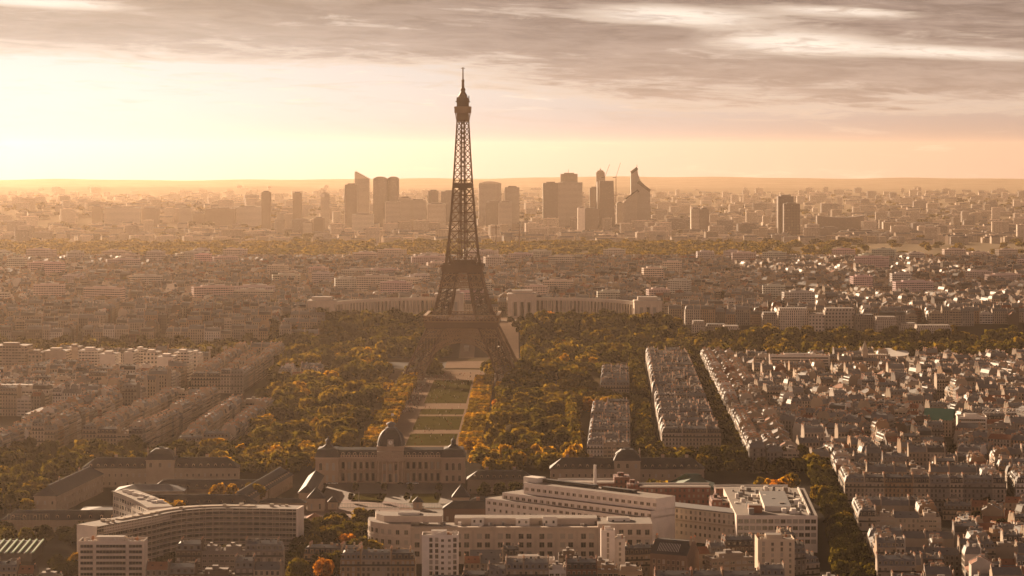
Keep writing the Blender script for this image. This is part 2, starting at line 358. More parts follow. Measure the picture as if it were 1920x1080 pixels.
# ------------------------------------------------------------------ the iron tower
def build_tower():
    T = thing('iron_tower', 'tall brown iron lattice tower rising over the park, with arched legs and a mast', 'tower', (-51.5, 2710, 0), R(-1.8))
    prof = [(0, 62.5, 39.5), (14, 55.6, 36.5), (30, 48, 30), (45, 41, 23.5), (57, 35.2, 17.5), (74, 28.8, 12.6), (90, 24.5, 9.4), (108, 20.6, 6.6), (116, 19, 5.6),
            (131, 16.2, 4.4), (153, 14, 3.7), (175, 12.1, 3.2), (203, 10.1, 2.6), (231, 8.4, 2.1), (272, 6.1, 1.5)]
    zs = [p[0] for p in prof]
    o_ = lambda z: float(np.interp(z, zs, [p[1] for p in prof])); i_ = lambda z: float(np.interp(z, zs, [p[2] for p in prof]))
    def lace(b, A0, B0, A1, B1, w):        # X between two chords with rails
        b.bar(A0, B1, w); b.bar(B0, A1, w); b.bar(A1, B1, w)
    def leg(sx, sy, z0, z1, n, cw, lw):
        b = MB(); L = [z0+(z1-z0)*k/n for k in range(n+1)]
        def c(z): a, i = o_(z), i_(z); return [np.array((sx*p, sy*q, z)) for p, q in ((a, a), (a, i), (i, i), (i, a))]
        for k in range(n):
            c0, c1 = c(L[k]), c(L[k+1])
            for j in range(4):
                b.bar(c0[j], c1[j], cw)
                a0, b0, a1, b1 = c0[j], c0[(j+1) % 4], c1[j], c1[(j+1) % 4]
                b.bar(a0, b1, lw, 1); b.bar(b0, a1, lw, 1); b.bar(a1, b1, lw)
                m0, m1 = (a0+b0)/2, (a1+b1)/2; b.bar((a0+a1)/2, m1, lw*.55, 1); b.bar((b0+b1)/2, m0, lw*.55, 1)
            m = sum(c0)/4; m1 = sum(c1)/4; b.bar(m, m1, 1.0, 1)
        return b
    for sx in (-1, 1):
        for sy in (-1, 1):
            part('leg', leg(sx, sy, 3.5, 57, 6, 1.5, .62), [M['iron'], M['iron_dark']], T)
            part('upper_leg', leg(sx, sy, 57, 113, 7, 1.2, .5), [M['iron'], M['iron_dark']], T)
            for dx, dy in ((-1, -1), (-1, 1), (1, -1), (1, 1)):
                pb = MB(); X = sx*(51+dx*11.5); Yq = sy*(51+dy*11.5); pb.box(X-3.6, X+3.6, Yq-3.6, Yq+3.6, 0, 4.2); part('pier', pb, M['stone'], T)
    # arches and lattice girders on the four faces
    for r in range(4):
        a = MB(); N = 30
        def pt(t, rr, zz, y): return (rr*math.cos(t), y, 4+zz*math.sin(t))
        for k in range(N):
            t0 = math.pi*k/N; t1 = math.pi*(k+1)/N
            yy = lambda t, zz: -(o_(4+zz*math.sin(t))-1.0)
            p0, p1 = pt(t0, 43.5, 42.5, yy(t0, 42.5)), pt(t1, 43.5, 42.5, yy(t1, 42.5)); q0, q1 = pt(t0, 39, 37.8, yy(t0, 37.8)), pt(t1, 39, 37.8, yy(t1, 37.8))
            a.bar(p0, p1, 1.3); a.bar(q0, q1, 1.2); a.bar(p0, q0, .7); a.bar(p0, q1, .6); a.bar(q0, p1, .6)
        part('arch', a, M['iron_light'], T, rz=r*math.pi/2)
        g = MB(); zb, zt = 46.5, 54.5
        for (za, zc) in ((zb, (zb+zt)/2), ((zb+zt)/2, zt)):
            n = 26; h0, h1 = o_(za), o_(zc)
            for k in range(n):
                x0, x1 = -h0+2*h0*k/n, -h0+2*h0*(k+1)/n; X0, X1 = x0*h1/h0, x1*h1/h0
                g.bar((x0, -h0, za), (X1, -h1, zc), .55); g.bar((x1, -h0, za), (X0, -h1, zc), .55)
        for z in (zb, (zb+zt)/2, zt): g.bar((-o_(z), -o_(z), z), (o_(z), -o_(z), z), .8)
        for s in (-1, 1):                                      # spandrel posts between the arch and the girder
            for k in range(9):
                x = s*(16+3.1*k); th = math.acos(min(1, abs(x)/43.5)); za = 4+42.5*math.sin(th)
                if za < zb: g.bar((x, -o_(za), za), (x, -o_(zb), zb), .5)
        part('lattice_girder', g, M['iron_light'], T, rz=r*math.pi/2)
    # first platform: fascia ring, arcaded gallery, pavilions
    def ring(b, h, w, z0, z1, mi=0):
        for x0, x1, y0, y1 in ((-h, h, -h, -h+w), (-h, h, h-w, h), (-h, -h+w, -h+w, h-w), (h-w, h, -h+w, h-w)): b.box(x0, x1, y0, y1, z0, z1, mi, bot=True)
    f = MB(); ring(f, 37.2, 19, 56, 57.5); ring(f, 38.2, 1.2, 57.5, 62.5)
    f1 = part('first_platform', f, M['iron'], T)
    g = MB(); ring(g, 39.2, 3.5, 68.6, 69.6); ring(g, 39, .5, 62.5, 63.6)
    for r in range(4):
        for k in range(21):
            x = -38.5+3.85*k; p = [(x, -38.7)]; c, s = math.cos(r*math.pi/2), math.sin(r*math.pi/2)
            X, Y = c*x+s*38.7, s*x-c*38.7
            g.bar((X, Y, 63), (X, Y, 69), .5)
            if k < 20:
                x2 = x+3.85; X2, Y2 = c*x2+s*38.7, s*x2-c*38.7
                g.bar((X, Y, 63.6), (X2, Y2, 68.6), .4); g.bar((X2, Y2, 63.6), (X, Y, 68.6), .4)
    part('gallery', g, M['iron_light'], f1)
    for (x, y, w, d) in ((0, -25, 15, 9), (-25, 0, 9, 15), (25, 0, 9, 15), (0, 25, 15, 9)):
        b = MB(); b.box(x-w, x+w, y-d, y+d, 57.6, 64.5)
        b.face([(x-w-1, y-d-1, 64.6), (x+w+1, y-d-1, 64.6), (x+w-2, y+d-2, 66.4), (x-w+2, y+d-2, 66.4)])
        part('pavilion', b, plain('dark_red_cladding', (.10, .04, .028), .6, .4), f1)
    # second platform
    s = MB(); ring(s, 20.6, 15.6, 113, 114.2); ring(s, 21.4, 1.0, 114.2, 118.6); ring(s, 22.6, 1.6, 118.6, 119.8); ring(s, 22.4, .4, 119.8, 121.2)
    s.box(-15, 15, -15, 15, 114.3, 120.5); s.box(-12, 12, -12, 12, 120.5, 126)
    for k in range(14):
        t = 2*math.pi*k/14; s.bar((13*math.cos(t), 13*math.sin(t), 120), (15*math.cos(t), 15*math.sin(t), 129), .9)
    s2 = part('second_platform', s, M['iron'], T)
    for r in range(4):
        g = MB(); n = 18; za, zc = 97.5, 103; h0, h1 = o_(za), o_(zc)
        for k in range(n):
            x0, x1 = -h0+2*h0*k/n, -h0+2*h0*(k+1)/n; X0, X1 = x0*h1/h0, x1*h1/h0
            g.bar((x0, -h0, za), (X1, -h1, zc), .45); g.bar((x1, -h0, za), (X0, -h1, zc), .45)
        n = 7; h2 = o_(111)
        for k in range(n):
            x0, x1 = -h1+2*h1*k/n, -h1+2*h1*(k+1)/n; X0, X1 = x0*h2/h1, x1*h2/h1
            g.bar((x0, -h1, zc), (X1, -h2, 111), .6); g.bar((x1, -h1, zc), (X0, -h2, 111), .6)
        for z in (za, zc, 111): g.bar((-o_(z), -o_(z), z), (o_(z), -o_(z), z), .9)
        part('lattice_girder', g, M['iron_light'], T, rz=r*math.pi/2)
    # shaft
    lv = [119.0]
    while lv[-1] < 268: lv.append(lv[-1]+max(4.4, (o_(lv[-1])-i_(lv[-1]))*1.02))
    lv[-1] = 272
    for r in range(4):
        b = MB()
        for z0, z1 in zip(lv, lv[1:]):
            a0, a1, e0, e1 = o_(z0), o_(z1), i_(z0), i_(z1)
            cw = 1.15 if z0 < 200 else .85; lw = .62 if z0 < 200 else .5
            for sg in (-1, 1):
                A0, A1, B0, B1 = (sg*a0, -a0, z0), (sg*a1, -a1, z1), (sg*e0, -a0, z0), (sg*e1, -a1, z1)
                b.bar(A0, A1, cw); b.bar(B0, B1, cw*.8); lace(b, A0, B0, A1, B1, lw)
            b.bar((-e1, -a1, z1), (e1, -a1, z1), lw); b.bar((-e0, -a0, z0), (e1, -a1, z1), lw*.8)
        part('shaft_face', b, M['iron'], T, rz=r*math.pi/2)
    c = MB()
    for x in (-1.9, 1.9):
        for y in (-1.9, 1.9): c.bar((x, y, 119), (x*.55, y*.55, 274), 1.0)
    for k in range(30):
        z = 121+5*k; c.bar((-1.9, -1.9, z), (1.9, 1.9, z+5), .5); c.bar((1.9, -1.9, z), (-1.9, 1.9, z+5), .5)
    part('lift_shaft', c, M['iron'], T)
    m = MB(); h = o_(205); ring(m, h+.5, 4, 201, 203); ring(m, h+.2, .5, 203, 206); m.box(-4.5, 4.5, -4.5, 4.5, 199, 206, bot=True)
    part('middle_platform', m, M['iron'], T)
    t = MB(); t.box(-5.9, 5.9, -5.9, 5.9, 270.5, 279.5, bot=True)
    for k in range(8):
        for sg in (-1, 1):
            x = -5.9+11.8*k/7; t.bar((x, sg*6.2, 270), (x*1.2, sg*7.8, 280), .4); t.bar((sg*6.2, x, 270), (sg*7.8, x*1.2, 280), .4)
    t.box(-8.5, 8.5, -8.5, 8.5, 279.5, 286.4, bot=True); t.box(-8.9, 8.9, -8.9, 8.9, 284.6, 285.4, bot=True)
    tp = part('top_platform', t, M['iron_light'], T)
    u = MB(); u.box(-6.2, 6.2, -6.2, 6.2, 286.4, 291); u.box(-7.4, 7.4, -7.4, 7.4, 291, 292); u.box(-5.6, 5.6, -5.6, 5.6, 292, 295.5)
    rng = random.Random(2)
    for k in range(22):
        t2 = 2*math.pi*k/22; r1 = 6.4; u.bar((r1*math.cos(t2), r1*math.sin(t2), 291), (r1*math.cos(t2), r1*math.sin(t2), 294+rng.random()*4), .7)
    u.lathe([(5.2, 295), (4.4, 298.5), (2.6, 301.5), (2.2, 303), (2.8, 303.4), (2.4, 305), (1.5, 306.5)], 0, 0, 10)
    part('cupola', u, M['iron'], tp)
    s = MB(); s.lathe([(1.5, 305), (1.3, 313), (1.7, 313.4), (1.4, 314.6), (.75, 315), (.6, 327.3), (.3, 327.6)], 0, 0, 8)
    for k in range(5): s.bar((-1.7, 0, 307+1.4*k), (1.7, 0, 307+1.4*k), .4); s.bar((0, -1.7, 307+1.4*k), (0, 1.7, 307+1.4*k), .4)
    s.bar((-2.1, 0, 326.6), (2.1, 0, 326.6), .6); s.bar((0, -2.1, 326.6), (0, 2.1, 326.6), .6)
    part('mast', s, M['iron'], T)
build_tower()
# ------------------------------------------------------------------ apartment houses: templates
LM = []                                   # (x, y, phrase): what a house can be said to stand by
def lm(x, y, s): LM.append((x, y, s))
def win_mesh(name, w, h, mat, frame, arch=False):
    b = MB(); d = .10
    if arch:
        n = 6; top = [(w/2*math.cos(math.pi*k/n), h-w/2+w/2*math.sin(math.pi*k/n)) for k in range(n+1)]
        b.face([(-w/2, -d, 0), (w/2, -d, 0)]+[(x, -d, z) for x, z in top], 0)
        big = [(x*1.25, h-w/2+(z-(h-w/2))*1.25) for x, z in top]
        for (x0, z0), (x1, z1), (X0, Z0), (X1, Z1) in zip(top, top[1:], big, big[1:]): b.face([(x0, -d-.05, z0), (x1, -d-.05, z1), (X1, -d-.05, Z1), (X0, -d-.05, Z0)], 1)
    else:
        b.face([(-w/2, -d, 0), (w/2, -d, 0), (w/2, -d, h), (-w/2, -d, h)], 0)
        b.box(-w/2-.12, w/2+.12, -.26, 0, h, h+.22, 1, bot=True)
    b.box(-w/2-.15, w/2+.15, -.30, 0, -.22, 0, 1, bot=True)
    b.box(-w/2-.14, -w/2, -.14, 0, 0, h*(.7 if arch else 1), 1); b.box(w/2, w/2+.14, -.14, 0, 0, h*(.7 if arch else 1), 1)
    b.box(-.05, .05, -.16, -.1, 0, h, 1)
    return b.mesh(name, [mat, frame])
WM = {}
def window_mesh(w, h, arch=False):
    k = (w, h, arch)
    if k not in WM: WM[k] = [win_mesh('window', w, h, m, M['stone'], arch) for m in (M['glass'], M['glass'], M['curtain'])]
    return WM[k]
wr = random.Random(77)
def windows(par, p0, p1, n, z, w=1.2, h=1.9, arch=False, inset=0.0):
    """n window parts evenly along the wall foot p0 -> p1 (outer face to the right of travel), sill at z"""
    ms = window_mesh(w, h, arch); a = math.atan2(p1[1]-p0[1], p1[0]-p0[0]); nx, ny = math.sin(a), -math.cos(a)
    for k in range(n):
        t = (k+.5)/n
        put('window', wr.choice(ms), par, (p0[0]+(p1[0]-p0[0])*t-nx*inset, p0[1]+(p1[1]-p0[1])*t-ny*inset, z), a)

def t_mansard(w, d, fl, roof, hl, hr):
    H = fl*3.1+.8; P_ = {}
    b = MB(); x0, x1, y0, y1 = -w/2, w/2, -d/2, d/2
    b.wall((x0, y0), (x1, y0), 0, H, 0); b.wall((x1, y1), (x0, y1), 0, H, 0)
    prof = [(y0, H), (y0+1.1, H+3.4), (0, H+4.7), (y1-1.1, H+3.4), (y1, H)]
    for hip, x, s in ((hl, x0, -1), (hr, x1, 1)):
        if hip:
            b.wall(*(((x, y1), (x, y0)) if s < 0 else ((x, y0), (x, y1))), 0, H, 0)
        else:
            pts = [(y0, 0)]+[(y, z+.0 if z == H else z+.5) for y, z in prof]+[(y1, 0)]
            b.face([(x, y, z) for y, z in (pts if s > 0 else pts[::-1])], 1)
            b.face([(x-s*.45, y, z) for y, z in pts], 1)
            tp = [(y, z) for y, z in pts[1:-1]]
            for (ya, za), (yb, zb) in zip(tp, tp[1:]): b.face([(x, ya, za), (x, yb, zb), (x-s*.45, yb, zb), (x-s*.45, ya, za)], 1)
    b.box(x0, x1, y0-.45, y0, H-.35, H, 1, bot=True); b.box(x0, x1, y1, y1+.45, H-.35, H, 1, bot=True)
    P_['wall'] = [(b, (0, 0, 0), 0)]
    r = MB(); xl, xr = (x0+(1.1 if hl else .45)), (x1-(1.1 if hr else .45)); bl, br = (x0 if hl else x0+.45), (x1 if hr else x1-.45)
    ml, mr = (x0+4 if hl else x0+.45), (x1-4 if hr else x1-.45)
    r.face([(bl, y0, H), (br, y0, H), (xr, y0+1.1, H+3.4), (xl, y0+1.1, H+3.4)], 0)
    r.face([(br, y1, H), (bl, y1, H), (xl, y1-1.1, H+3.4), (xr, y1-1.1, H+3.4)], 0)
    r.face([(xl, y0+1.1, H+3.4), (xr, y0+1.1, H+3.4), (mr, 0, H+4.7), (ml, 0, H+4.7)], 1)
    r.face([(xr, y1-1.1, H+3.4), (xl, y1-1.1, H+3.4), (ml, 0, H+4.7), (mr, 0, H+4.7)], 1)
    if hl:
        r.face([(bl, y1, H), (bl, y0, H), (xl, y0+1.1, H+3.4), (xl, y1-1.1, H+3.4)], 0); r.face([(xl, y1-1.1, H+3.4), (xl, y0+1.1, H+3.4), (ml, 0, H+4.7)], 1)
    if hr:
        r.face([(br, y0, H), (br, y1, H), (xr, y1-1.1, H+3.4), (xr, y0+1.1, H+3.4)], 0); r.face([(xr, y0+1.1, H+3.4), (xr, y1-1.1, H+3.4), (mr, 0, H+4.7)], 1)
    rr = random.Random(int(w*31+d*7+fl)+(5 if hl else 0))
    for k in range(int(w/2.2)):
        x = rr.uniform(ml+1, mr-1); y = rr.uniform(y0+1.8, y1-2.2); s = rr.uniform(.3, .8); zz = H+3.4+1.3*(1-abs(y)/(d/2-1.1)); r.box(x-s, x+s, y-s*.7, y+s*.7, zz-.3, zz+rr.uniform(.25, 1.5), rr.choice((2, 3, 3, 1)))
    P_['roof'] = [(r, (0, 0, 0), 0)]
    q = MB(); q.box(x0, x1, y0-.75, y0, 0, .14, 0, bot=True); q.box(x0, x1, y0-.75, y0-.68, .14, .95, 0)
    P_['balcony'] = [(q, (0, 0, 3.1*k+.55), 0) for k in (2, fl-1)]
    e = MB(); e.box(-.75, .75, -.2, 1.2, 0, 1.9, 0); e.face([(-.5, -.24, .25), (.5, -.24, .25), (.5, -.24, 1.6), (-.5, -.24, 1.6)], 2); e.box(-.95, .95, -.4, 1.2, 1.9, 2.15, 1, bot=True)
    n = max(2, int(w/2.7))
    P_['dormer'] = [(e, (x0+w*(k+.5)/n, y0+.45, H+.5), 0) for k in range(n)]
    ch = []
    for hip, x in ((hl, x0+.25), (hr, x1-.25)):
        if hip: x += 2.5 if x < 0 else -2.5
        for yy, L in ((-d*.22, 2.6), (d*.2, 2.2)): ch.append((x, yy, L))
    P_['chimney'] = [(chimney_mb(L, 2.5), (x, yy, H+2.9), 0) for x, yy, L in ch]
    return P_, H
CH = {}
def chimney_mb(L, h):
    k = (L, h)
    if k not in CH:
        b = MB(); b.box(-.35, .35, -L/2, L/2, 0, h, 0); b.box(-.45, .45, -L/2-.1, L/2+.1, h, h+.2, 0, bot=True)
        n = int(L/.55)
        for i in range(n):
            y = -L/2+L*(i+.5)/n; b.box(-.14, .14, y-.14, y+.14, h+.2, h+.85, 1)
        CH[k] = b
    return CH[k]
def t_gable(w, d, fl, roof, hl, hr):
    H = fl*3.0+.6; b = MB(); x0, x1, y0, y1 = -w/2, w/2, -d/2, d/2; rz = H+d*.27
    b.wall((x0, y0), (x1, y0), 0, H, 0); b.wall((x1, y1), (x0, y1), 0, H, 0)
    for x in (x0, x1):
        pts = [(y0, 0), (y0, H+.3), (0, rz+.45), (y1, H+.3), (y1, 0)]
        b.face([(x, y, z) for y, z in pts], 1); xi = x+(.4 if x < 0 else -.4); b.face([(xi, y, z) for y, z in pts], 1)
        for (ya, za), (yb, zb) in zip(pts[1:4], pts[2:4]): b.face([(x, ya, za), (x, yb, zb), (xi, yb, zb), (xi, ya, za)], 1)
    P_ = {'wall': [(b, (0, 0, 0), 0)]}
    r = MB(); a, c = x0+.4, x1-.4
    r.face([(a, y0-.4, H-.1), (c, y0-.4, H-.1), (c, 0, rz), (a, 0, rz)], 0); r.face([(c, y1+.4, H-.1), (a, y1+.4, H-.1), (a, 0, rz), (c, 0, rz)], 0)
    for k in range(2):
        x = a+(c-a)*(k+.6)/2.4; y = -d*.25; z = H+(rz-H)*.5+.06; r.face([(x-.5, y-.6, z-.55*.6), (x+.5, y-.6, z-.55*.6), (x+.5, y+.6, z+.55*.6), (x-.5, y+.6, z+.55*.6)], 2)
    P_['roof'] = [(r, (0, 0, 0), 0)]
    P_['chimney'] = [(chimney_mb(2.0, 2.0), (x0+.35, d*.12, H+d*.12), 0), (chimney_mb(2.4, 2.3), (x1-.35, -d*.15, H+d*.12), 0)]
    return P_, H
def t_flat(w, d, fl, roof, hl, hr):
    H = fl*3.0+.4; b = MB(); x0, x1, y0, y1 = -w/2, w/2, -d/2, d/2
    b.wall((x0, y0), (x1, y0), 0, H, 0); b.wall((x1, y1), (x0, y1), 0, H, 0); b.wall((x1, y0), (x1, y1), 0, H, 0 if hr else 1); b.wall((x0, y1), (x0, y0), 0, H, 0 if hl else 1)
    for X0, X1, Y0, Y1 in ((x0, x1, y0, y0+.35), (x0, x1, y1-.35, y1), (x0, x0+.35, y0+.35, y1-.35), (x1-.35, x1, y0+.35, y1-.35)): b.box(X0, X1, Y0, Y1, H, H+.9, 1)
    P_ = {'wall': [(b, (0, 0, 0), 0)]}
    r = MB(); r.face([(x0+.35, y0+.35, H+.15), (x1-.35, y0+.35, H+.15), (x1-.35, y1-.35, H+.15), (x0+.35, y1-.35, H+.15)], 0)
    rr = random.Random(int(w*100+d*10+fl))
    for k in range(6):
        x = rr.uniform(x0+1.5, x1-1.5); y = rr.uniform(y0+2.5, y1-1); s = rr.uniform(.3, .8); r.box(x-s, x+s, y-s*.7, y+s*.7, H+.15, H+rr.uniform(.8, 1.6), rr.choice((0, 1)))
    P_['roof'] = [(r, (0, 0, 0), 0)]
    p = MB(); p.box(-w*.28, w*.3, -d*.22, d*.3, 0, 2.7, 0, 1); p.box(-w*.1, w*.05, -d*.1, d*.2, 2.7, 4.3, 1)
    P_['penthouse'] = [(p, (0, 0, H+.15), 0)]
    q = MB(); q.box(x0+.3, x1-.3, y0-1.0, y0, 0, .16, 1, bot=True); q.box(x0+.3, x1-.3, y0-1.0, y0-.9, .16, 1.0, 1)
    P_['balcony'] = [(q, (0, 0, 3.0*k+.3), 0) for k in range(2, fl)] if (int(w)+fl) % 2 == 0 else []
    P_['chimney'] = [(chimney_mb(1.4, 1.8), (x1-.6, d*.25, H+.1), 0)]
    return P_, H
STY = {'zinc': (t_mansard, 'zinc', 'zinc'), 'slate': (t_mansard, 'slate', 'zinc'), 'gable': (t_gable, 'zinc', 'zinc'), 'tile': (t_gable, 'tile', 'tile'), 'flat': (t_flat, 'terrace', 'terrace')}
TC = {}
def template(style, w, d, fl, hl, hr):
    k = (style, w, d, fl, hl, hr)
    if k not in TC: TC[k] = STY[style][0](w, d, fl, None, hl, hr)
    return TC[k]
def slots(style, pn, pre='', near=False):
    """material slots of one part; walls: windowed face, plain face"""
    W0 = M[pre+'wall'] if near else M[pre+('strip' if style == 'flat' else 'win')]
    rf, rt = M[STY[style][1]], M[STY[style][2]]
    return {'wall': [W0, M[pre+'wall']], 'roof': [rf, rt if style != 'flat' else M['white'], M['glass'], M[pre+'wall']], 'balcony': [M['ironwork'], M[pre+'wall']],
            'dormer': [M[pre+'wall'], M['zinc'], M['glass']], 'chimney': [M[pre+'wall'], M['pot']], 'penthouse': [M[pre+'wall'], M['terrace']]}[pn]
MC = {}
def t_mesh(style, pn, mb, near, pre=''):
    k = (id(mb), style, pn, near)
    if k not in MC: MC[k] = mb.mesh(pn, slots(style, pn, pre, near))
    return MC[k]
TINTS = [('cream', (.30, .23, .165)), ('pale beige', (.37, .295, .228)), ('white', (.52, .455, .39)), ('grey', (.19, .16, .138)), ('ochre', (.30, .19, .11)), ('brick red', (.15, .064, .042)), ('dark brown', (.105, .074, .056))]
ROOFW = {'zinc': 'grey zinc mansard', 'slate': 'dark slate mansard', 'gable': 'pitched zinc roof', 'tile': 'clay tiled roof', 'flat': 'flat terrace roof'}
FLW = ['', 'one', 'two', 'three', 'four', 'five', 'six', 'seven', 'eight', 'nine', 'ten', 'eleven', 'twelve']
def house(s, label, near):
    t, H = template(s['st'], s['w'], s['d'], s['fl'], s['hl'], s['hr'])
    root = thing('apartment_house', label, 'house', (s['x'], s['y'], s['z']), s['rot'], 'apartment houses of the city')
    root.scale = (s['sx'], 1, 1)
    tint = s['tint']
    for pn, lst in t.items():
        for mb, off, rz in lst:
            put(pn, t_mesh(s['st'], pn, mb, near), root, off, rz, tint)
    if near:
        x0, x1, y0, y1 = -s['w']/2, s['w']/2, -s['d']/2, s['d']/2
        n = max(2, int(s['w']/2.5)); m = max(2, int(s['d']/2.9)); ph = 3.0 if s['st'] != 'zinc' and s['st'] != 'slate' else 3.1
        for k in range(s['fl']):
            zz = k*ph+.9
            z_abs = s['z']+zz
            wd = (1.9, 1.35) if s['st'] == 'flat' else (1.15, 1.95)
            py = HOR+(CAMZ-z_abs)*F/s['y']
            if py > 1120: continue
            if abs(math.sin(s['rot'])) < .9: windows(root, (x0, y0), (x1, y0), n, zz, *wd)
            if s['hl']: windows(root, (x0, y1), (x0, y0), m, zz, *wd)
            if s['hr'] : windows(root, (x1, y0), (x1, y1), m, zz, *wd)
    return root

# ------------------------------------------------------------------ rows and blocks
SP = []
def pick(rng, wts): 
    t = rng.random()*sum(wts.values())
    for k, v in wts.items():
        t -= v
        if t <= 0: return k
    return k
STW = {'zinc': 5, 'slate': 2, 'gable': 2.6, 'tile': 1.1, 'flat': 2.2}
TW = {0: 5, 1: 3.5, 2: 1.5, 3: 2.6, 4: 1.3, 5: .5, 6: 1.3}
def row(p0, p1, d, fl, rng, stw=STW, tw=TW, hl=True, hr=True, jitter=1, keep=None, flv=1, force=False):
    """houses side by side from p0 to p1, fronts to the right of travel"""
    L = math.dist(p0, p1)
    if L < 8: return
    a = math.atan2(p1[1]-p0[1], p1[0]-p0[0]); ux, uy = math.cos(a), math.sin(a); ws = []; t = 0
    while L-t > 14: 
        w = rng.choice((9, 11, 13, 16, 19)); ws.append(w); t += w
    if L-t > 6 or not ws: ws.append(min((9, 11, 13, 16, 19), key=lambda q: abs(q-(L-t)))); t += ws[-1]
    sx = L/t; t = 0
    for i, w in enumerate(ws):
        c = t+w*sx/2; t += w*sx; st = pick(rng, stw); ti = pick(rng, tw)
        f = max(2, fl+rng.randint(-flv, jitter)); v = rng.uniform(.85, 1.15)
        x = p0[0]+ux*c; y = p0[1]+uy*c
        if keep and not keep(x, y): continue
        if abs(x) > y*.2+40: continue
        SP.append(dict(x=x, y=y, z=terrain(x, y)-.15, rot=a, w=w, d=d, fl=f, st=st, ti=ti, tint=tuple(min(.8, q*v) for q in TINTS[ti][1]), sx=sx*.999,
                       hl=hl and i == 0 and st in ('zinc', 'slate', 'flat'), hr=hr and i == len(ws)-1 and st in ('zinc', 'slate', 'flat'), force=force))
def block(cx, cy, a, BW, BD, fl, rng, keep=None, d=12, court=.5, stw=STW, tw=TW, jitter=1, flv=1):
    """a perimeter block: houses on all four sides of a yard"""
    c, s = math.cos(a), math.sin(a); q = lambda u, v: (cx+c*u-s*v, cy+s*u+c*v)
    hw, hd = BW/2, BD/2; kw = dict(stw=stw, tw=tw, keep=keep, jitter=jitter, flv=flv)
    row(q(-hw, -hd+d/2), q(hw, -hd+d/2), d, fl, rng, **kw)
    row(q(hw, hd-d/2), q(-hw, hd-d/2), d, fl, rng, **kw)
    if BD > 2*d+10:
        row(q(hw-d/2, -hd+d), q(hw-d/2, hd-d), d, fl, rng, hl=False, hr=False, **kw)
        row(q(-hw+d/2, hd-d), q(-hw+d/2, -hd+d), d, fl, rng, hl=False, hr=False, **kw)
        if BD-2*d > 20 and BW-2*d > 24:
            for u in np.arange(-hw+d+9, hw-d-8, 17):
                if rng.random() < court: row(q(u, hd-d-4), q(u, -hd+d+4), 8, max(2, fl-2), rng, hl=False, hr=False, **kw)
def grid(poly, a, BW, BD, st, fl, rng, keep=None, **kw):
    xs = [p[0] for p in poly]; ys = [p[1] for p in poly]; mx, my = sum(xs)/len(xs), sum(ys)/len(ys)
    Rr = max(math.hypot(p[0]-mx, p[1]-my) for p in poly); c, s = math.cos(a), math.sin(a)
    k = (lambda x, y: inside(x, y, poly) and (keep is None or keep(x, y)))
    v = -Rr
    while v < Rr:
        bd = BD*rng.uniform(.75, 1.25); u = -Rr+rng.uniform(0, BW)
        while u < Rr:
            bw = BW*rng.uniform(.7, 1.3)
            X, Y = mx+c*(u+bw/2)-s*(v+bd/2), my+s*(u+bw/2)+c*(v+bd/2)
            if -150 < X-min(xs)+150 and abs(X) < Y*.2+120: block(X, Y, a, bw, bd, fl, rng, keep=k, **kw)
            u += bw+st
        v += bd+st
# ------------------------------------------------------------------ buildings that stand out
def hall(name, label, x, y, rz, L, D, H, rh, roof='slate', tint=(.30, .235, .175), nwin=0, rows=1, dorm=0, chim=0, sides=True, z=0.0, wh=2.1, ww=1.1, z0=1.6, cat='building', group=None):
    """long block under a hipped roof, front on local -y"""
    T = thing(name, label, cat, (x, y, z), rz, group); x0, x1, y0, y1 = -L/2, L/2, -D/2, D/2
    b = MB(); b.prism([(x0, y0), (x1, y0), (x1, y1), (x0, y1)], 0, H)
    for a in (y0-.5, y1): b.box(x0-.5, x1+.5, a, a+.5, H-.6, H-.02, 0, bot=True)
    part('wall', b, M['wall'], T, tint)
    r = MB(); e = .7; k = D*.5
    A, B, Cc, Dd = (x0-e, y0-e, H), (x1+e, y0-e, H), (x1+e, y1+e, H), (x0-e, y1+e, H); p, q = (x0+k, 0, H+rh), (x1-k, 0, H+rh)
    r.face([A, B, q, p]); r.face([Cc, Dd, p, q]); r.face([B, Cc, q]); r.face([Dd, A, p]); r.bar(p, q, .5)
    rf = part('roof', r, M[roof], T)
    if nwin:
        for j in range(rows):
            zz = z0+j*(H-z0)/rows
            windows(T, (x0, y0), (x1, y0), nwin, zz, ww, wh)
            if sides:
                m = max(2, int(D/4)); windows(T, (x1, y0), (x1, y1), m, zz, ww, wh); windows(T, (x0, y1), (x0, y0), m, zz, ww, wh)
    if dorm:
        e = MB(); s = rh/(D*.5); e.box(-.8, .8, 0, 2.2, 0, 1.7, 0); e.face([(-.5, -.06, .2), (.5, -.06, .2), (.5, -.06, 1.4), (-.5, -.06, 1.4)], 2)
        e.face([(-1, -.25, 1.7), (0, -.25, 2.3), (0, 2.4, 2.3), (-1, 2.4, 1.7)], 1); e.face([(0, -.25, 2.3), (1, -.25, 1.7), (1, 2.4, 1.7), (0, 2.4, 2.3)], 1); e.face([(-.8, -.05, 1.7), (.8, -.05, 1.7), (0, -.05, 2.25)], 0)
        me = e.mesh('dormer', [M['wall'], M[roof], M['glass']])
        for k2 in range(dorm):
            put('dormer', me, rf, (x0+3+(L-6)*(k2+.5)/dorm, y0+1.1, H+.1+s*1.0), 0, tuple(min(.8, c*1.3) for c in tint))
    for k2 in range(chim): put('chimney', CHM(), rf, (x0+L*(k2+.7)/(chim+.4), .3, H+rh-1.2), math.pi/2, tint)
    lm(x, y, None); LM.pop()
    return T
_c = []
def CHM():
    if not _c: _c.append(chimney_mb(2.4, 3.0).mesh('chimney', [M['wall'], M['pot']]))
    return _c[0]
def arc(n, f): return [f(k/n) for k in range(n+1)]

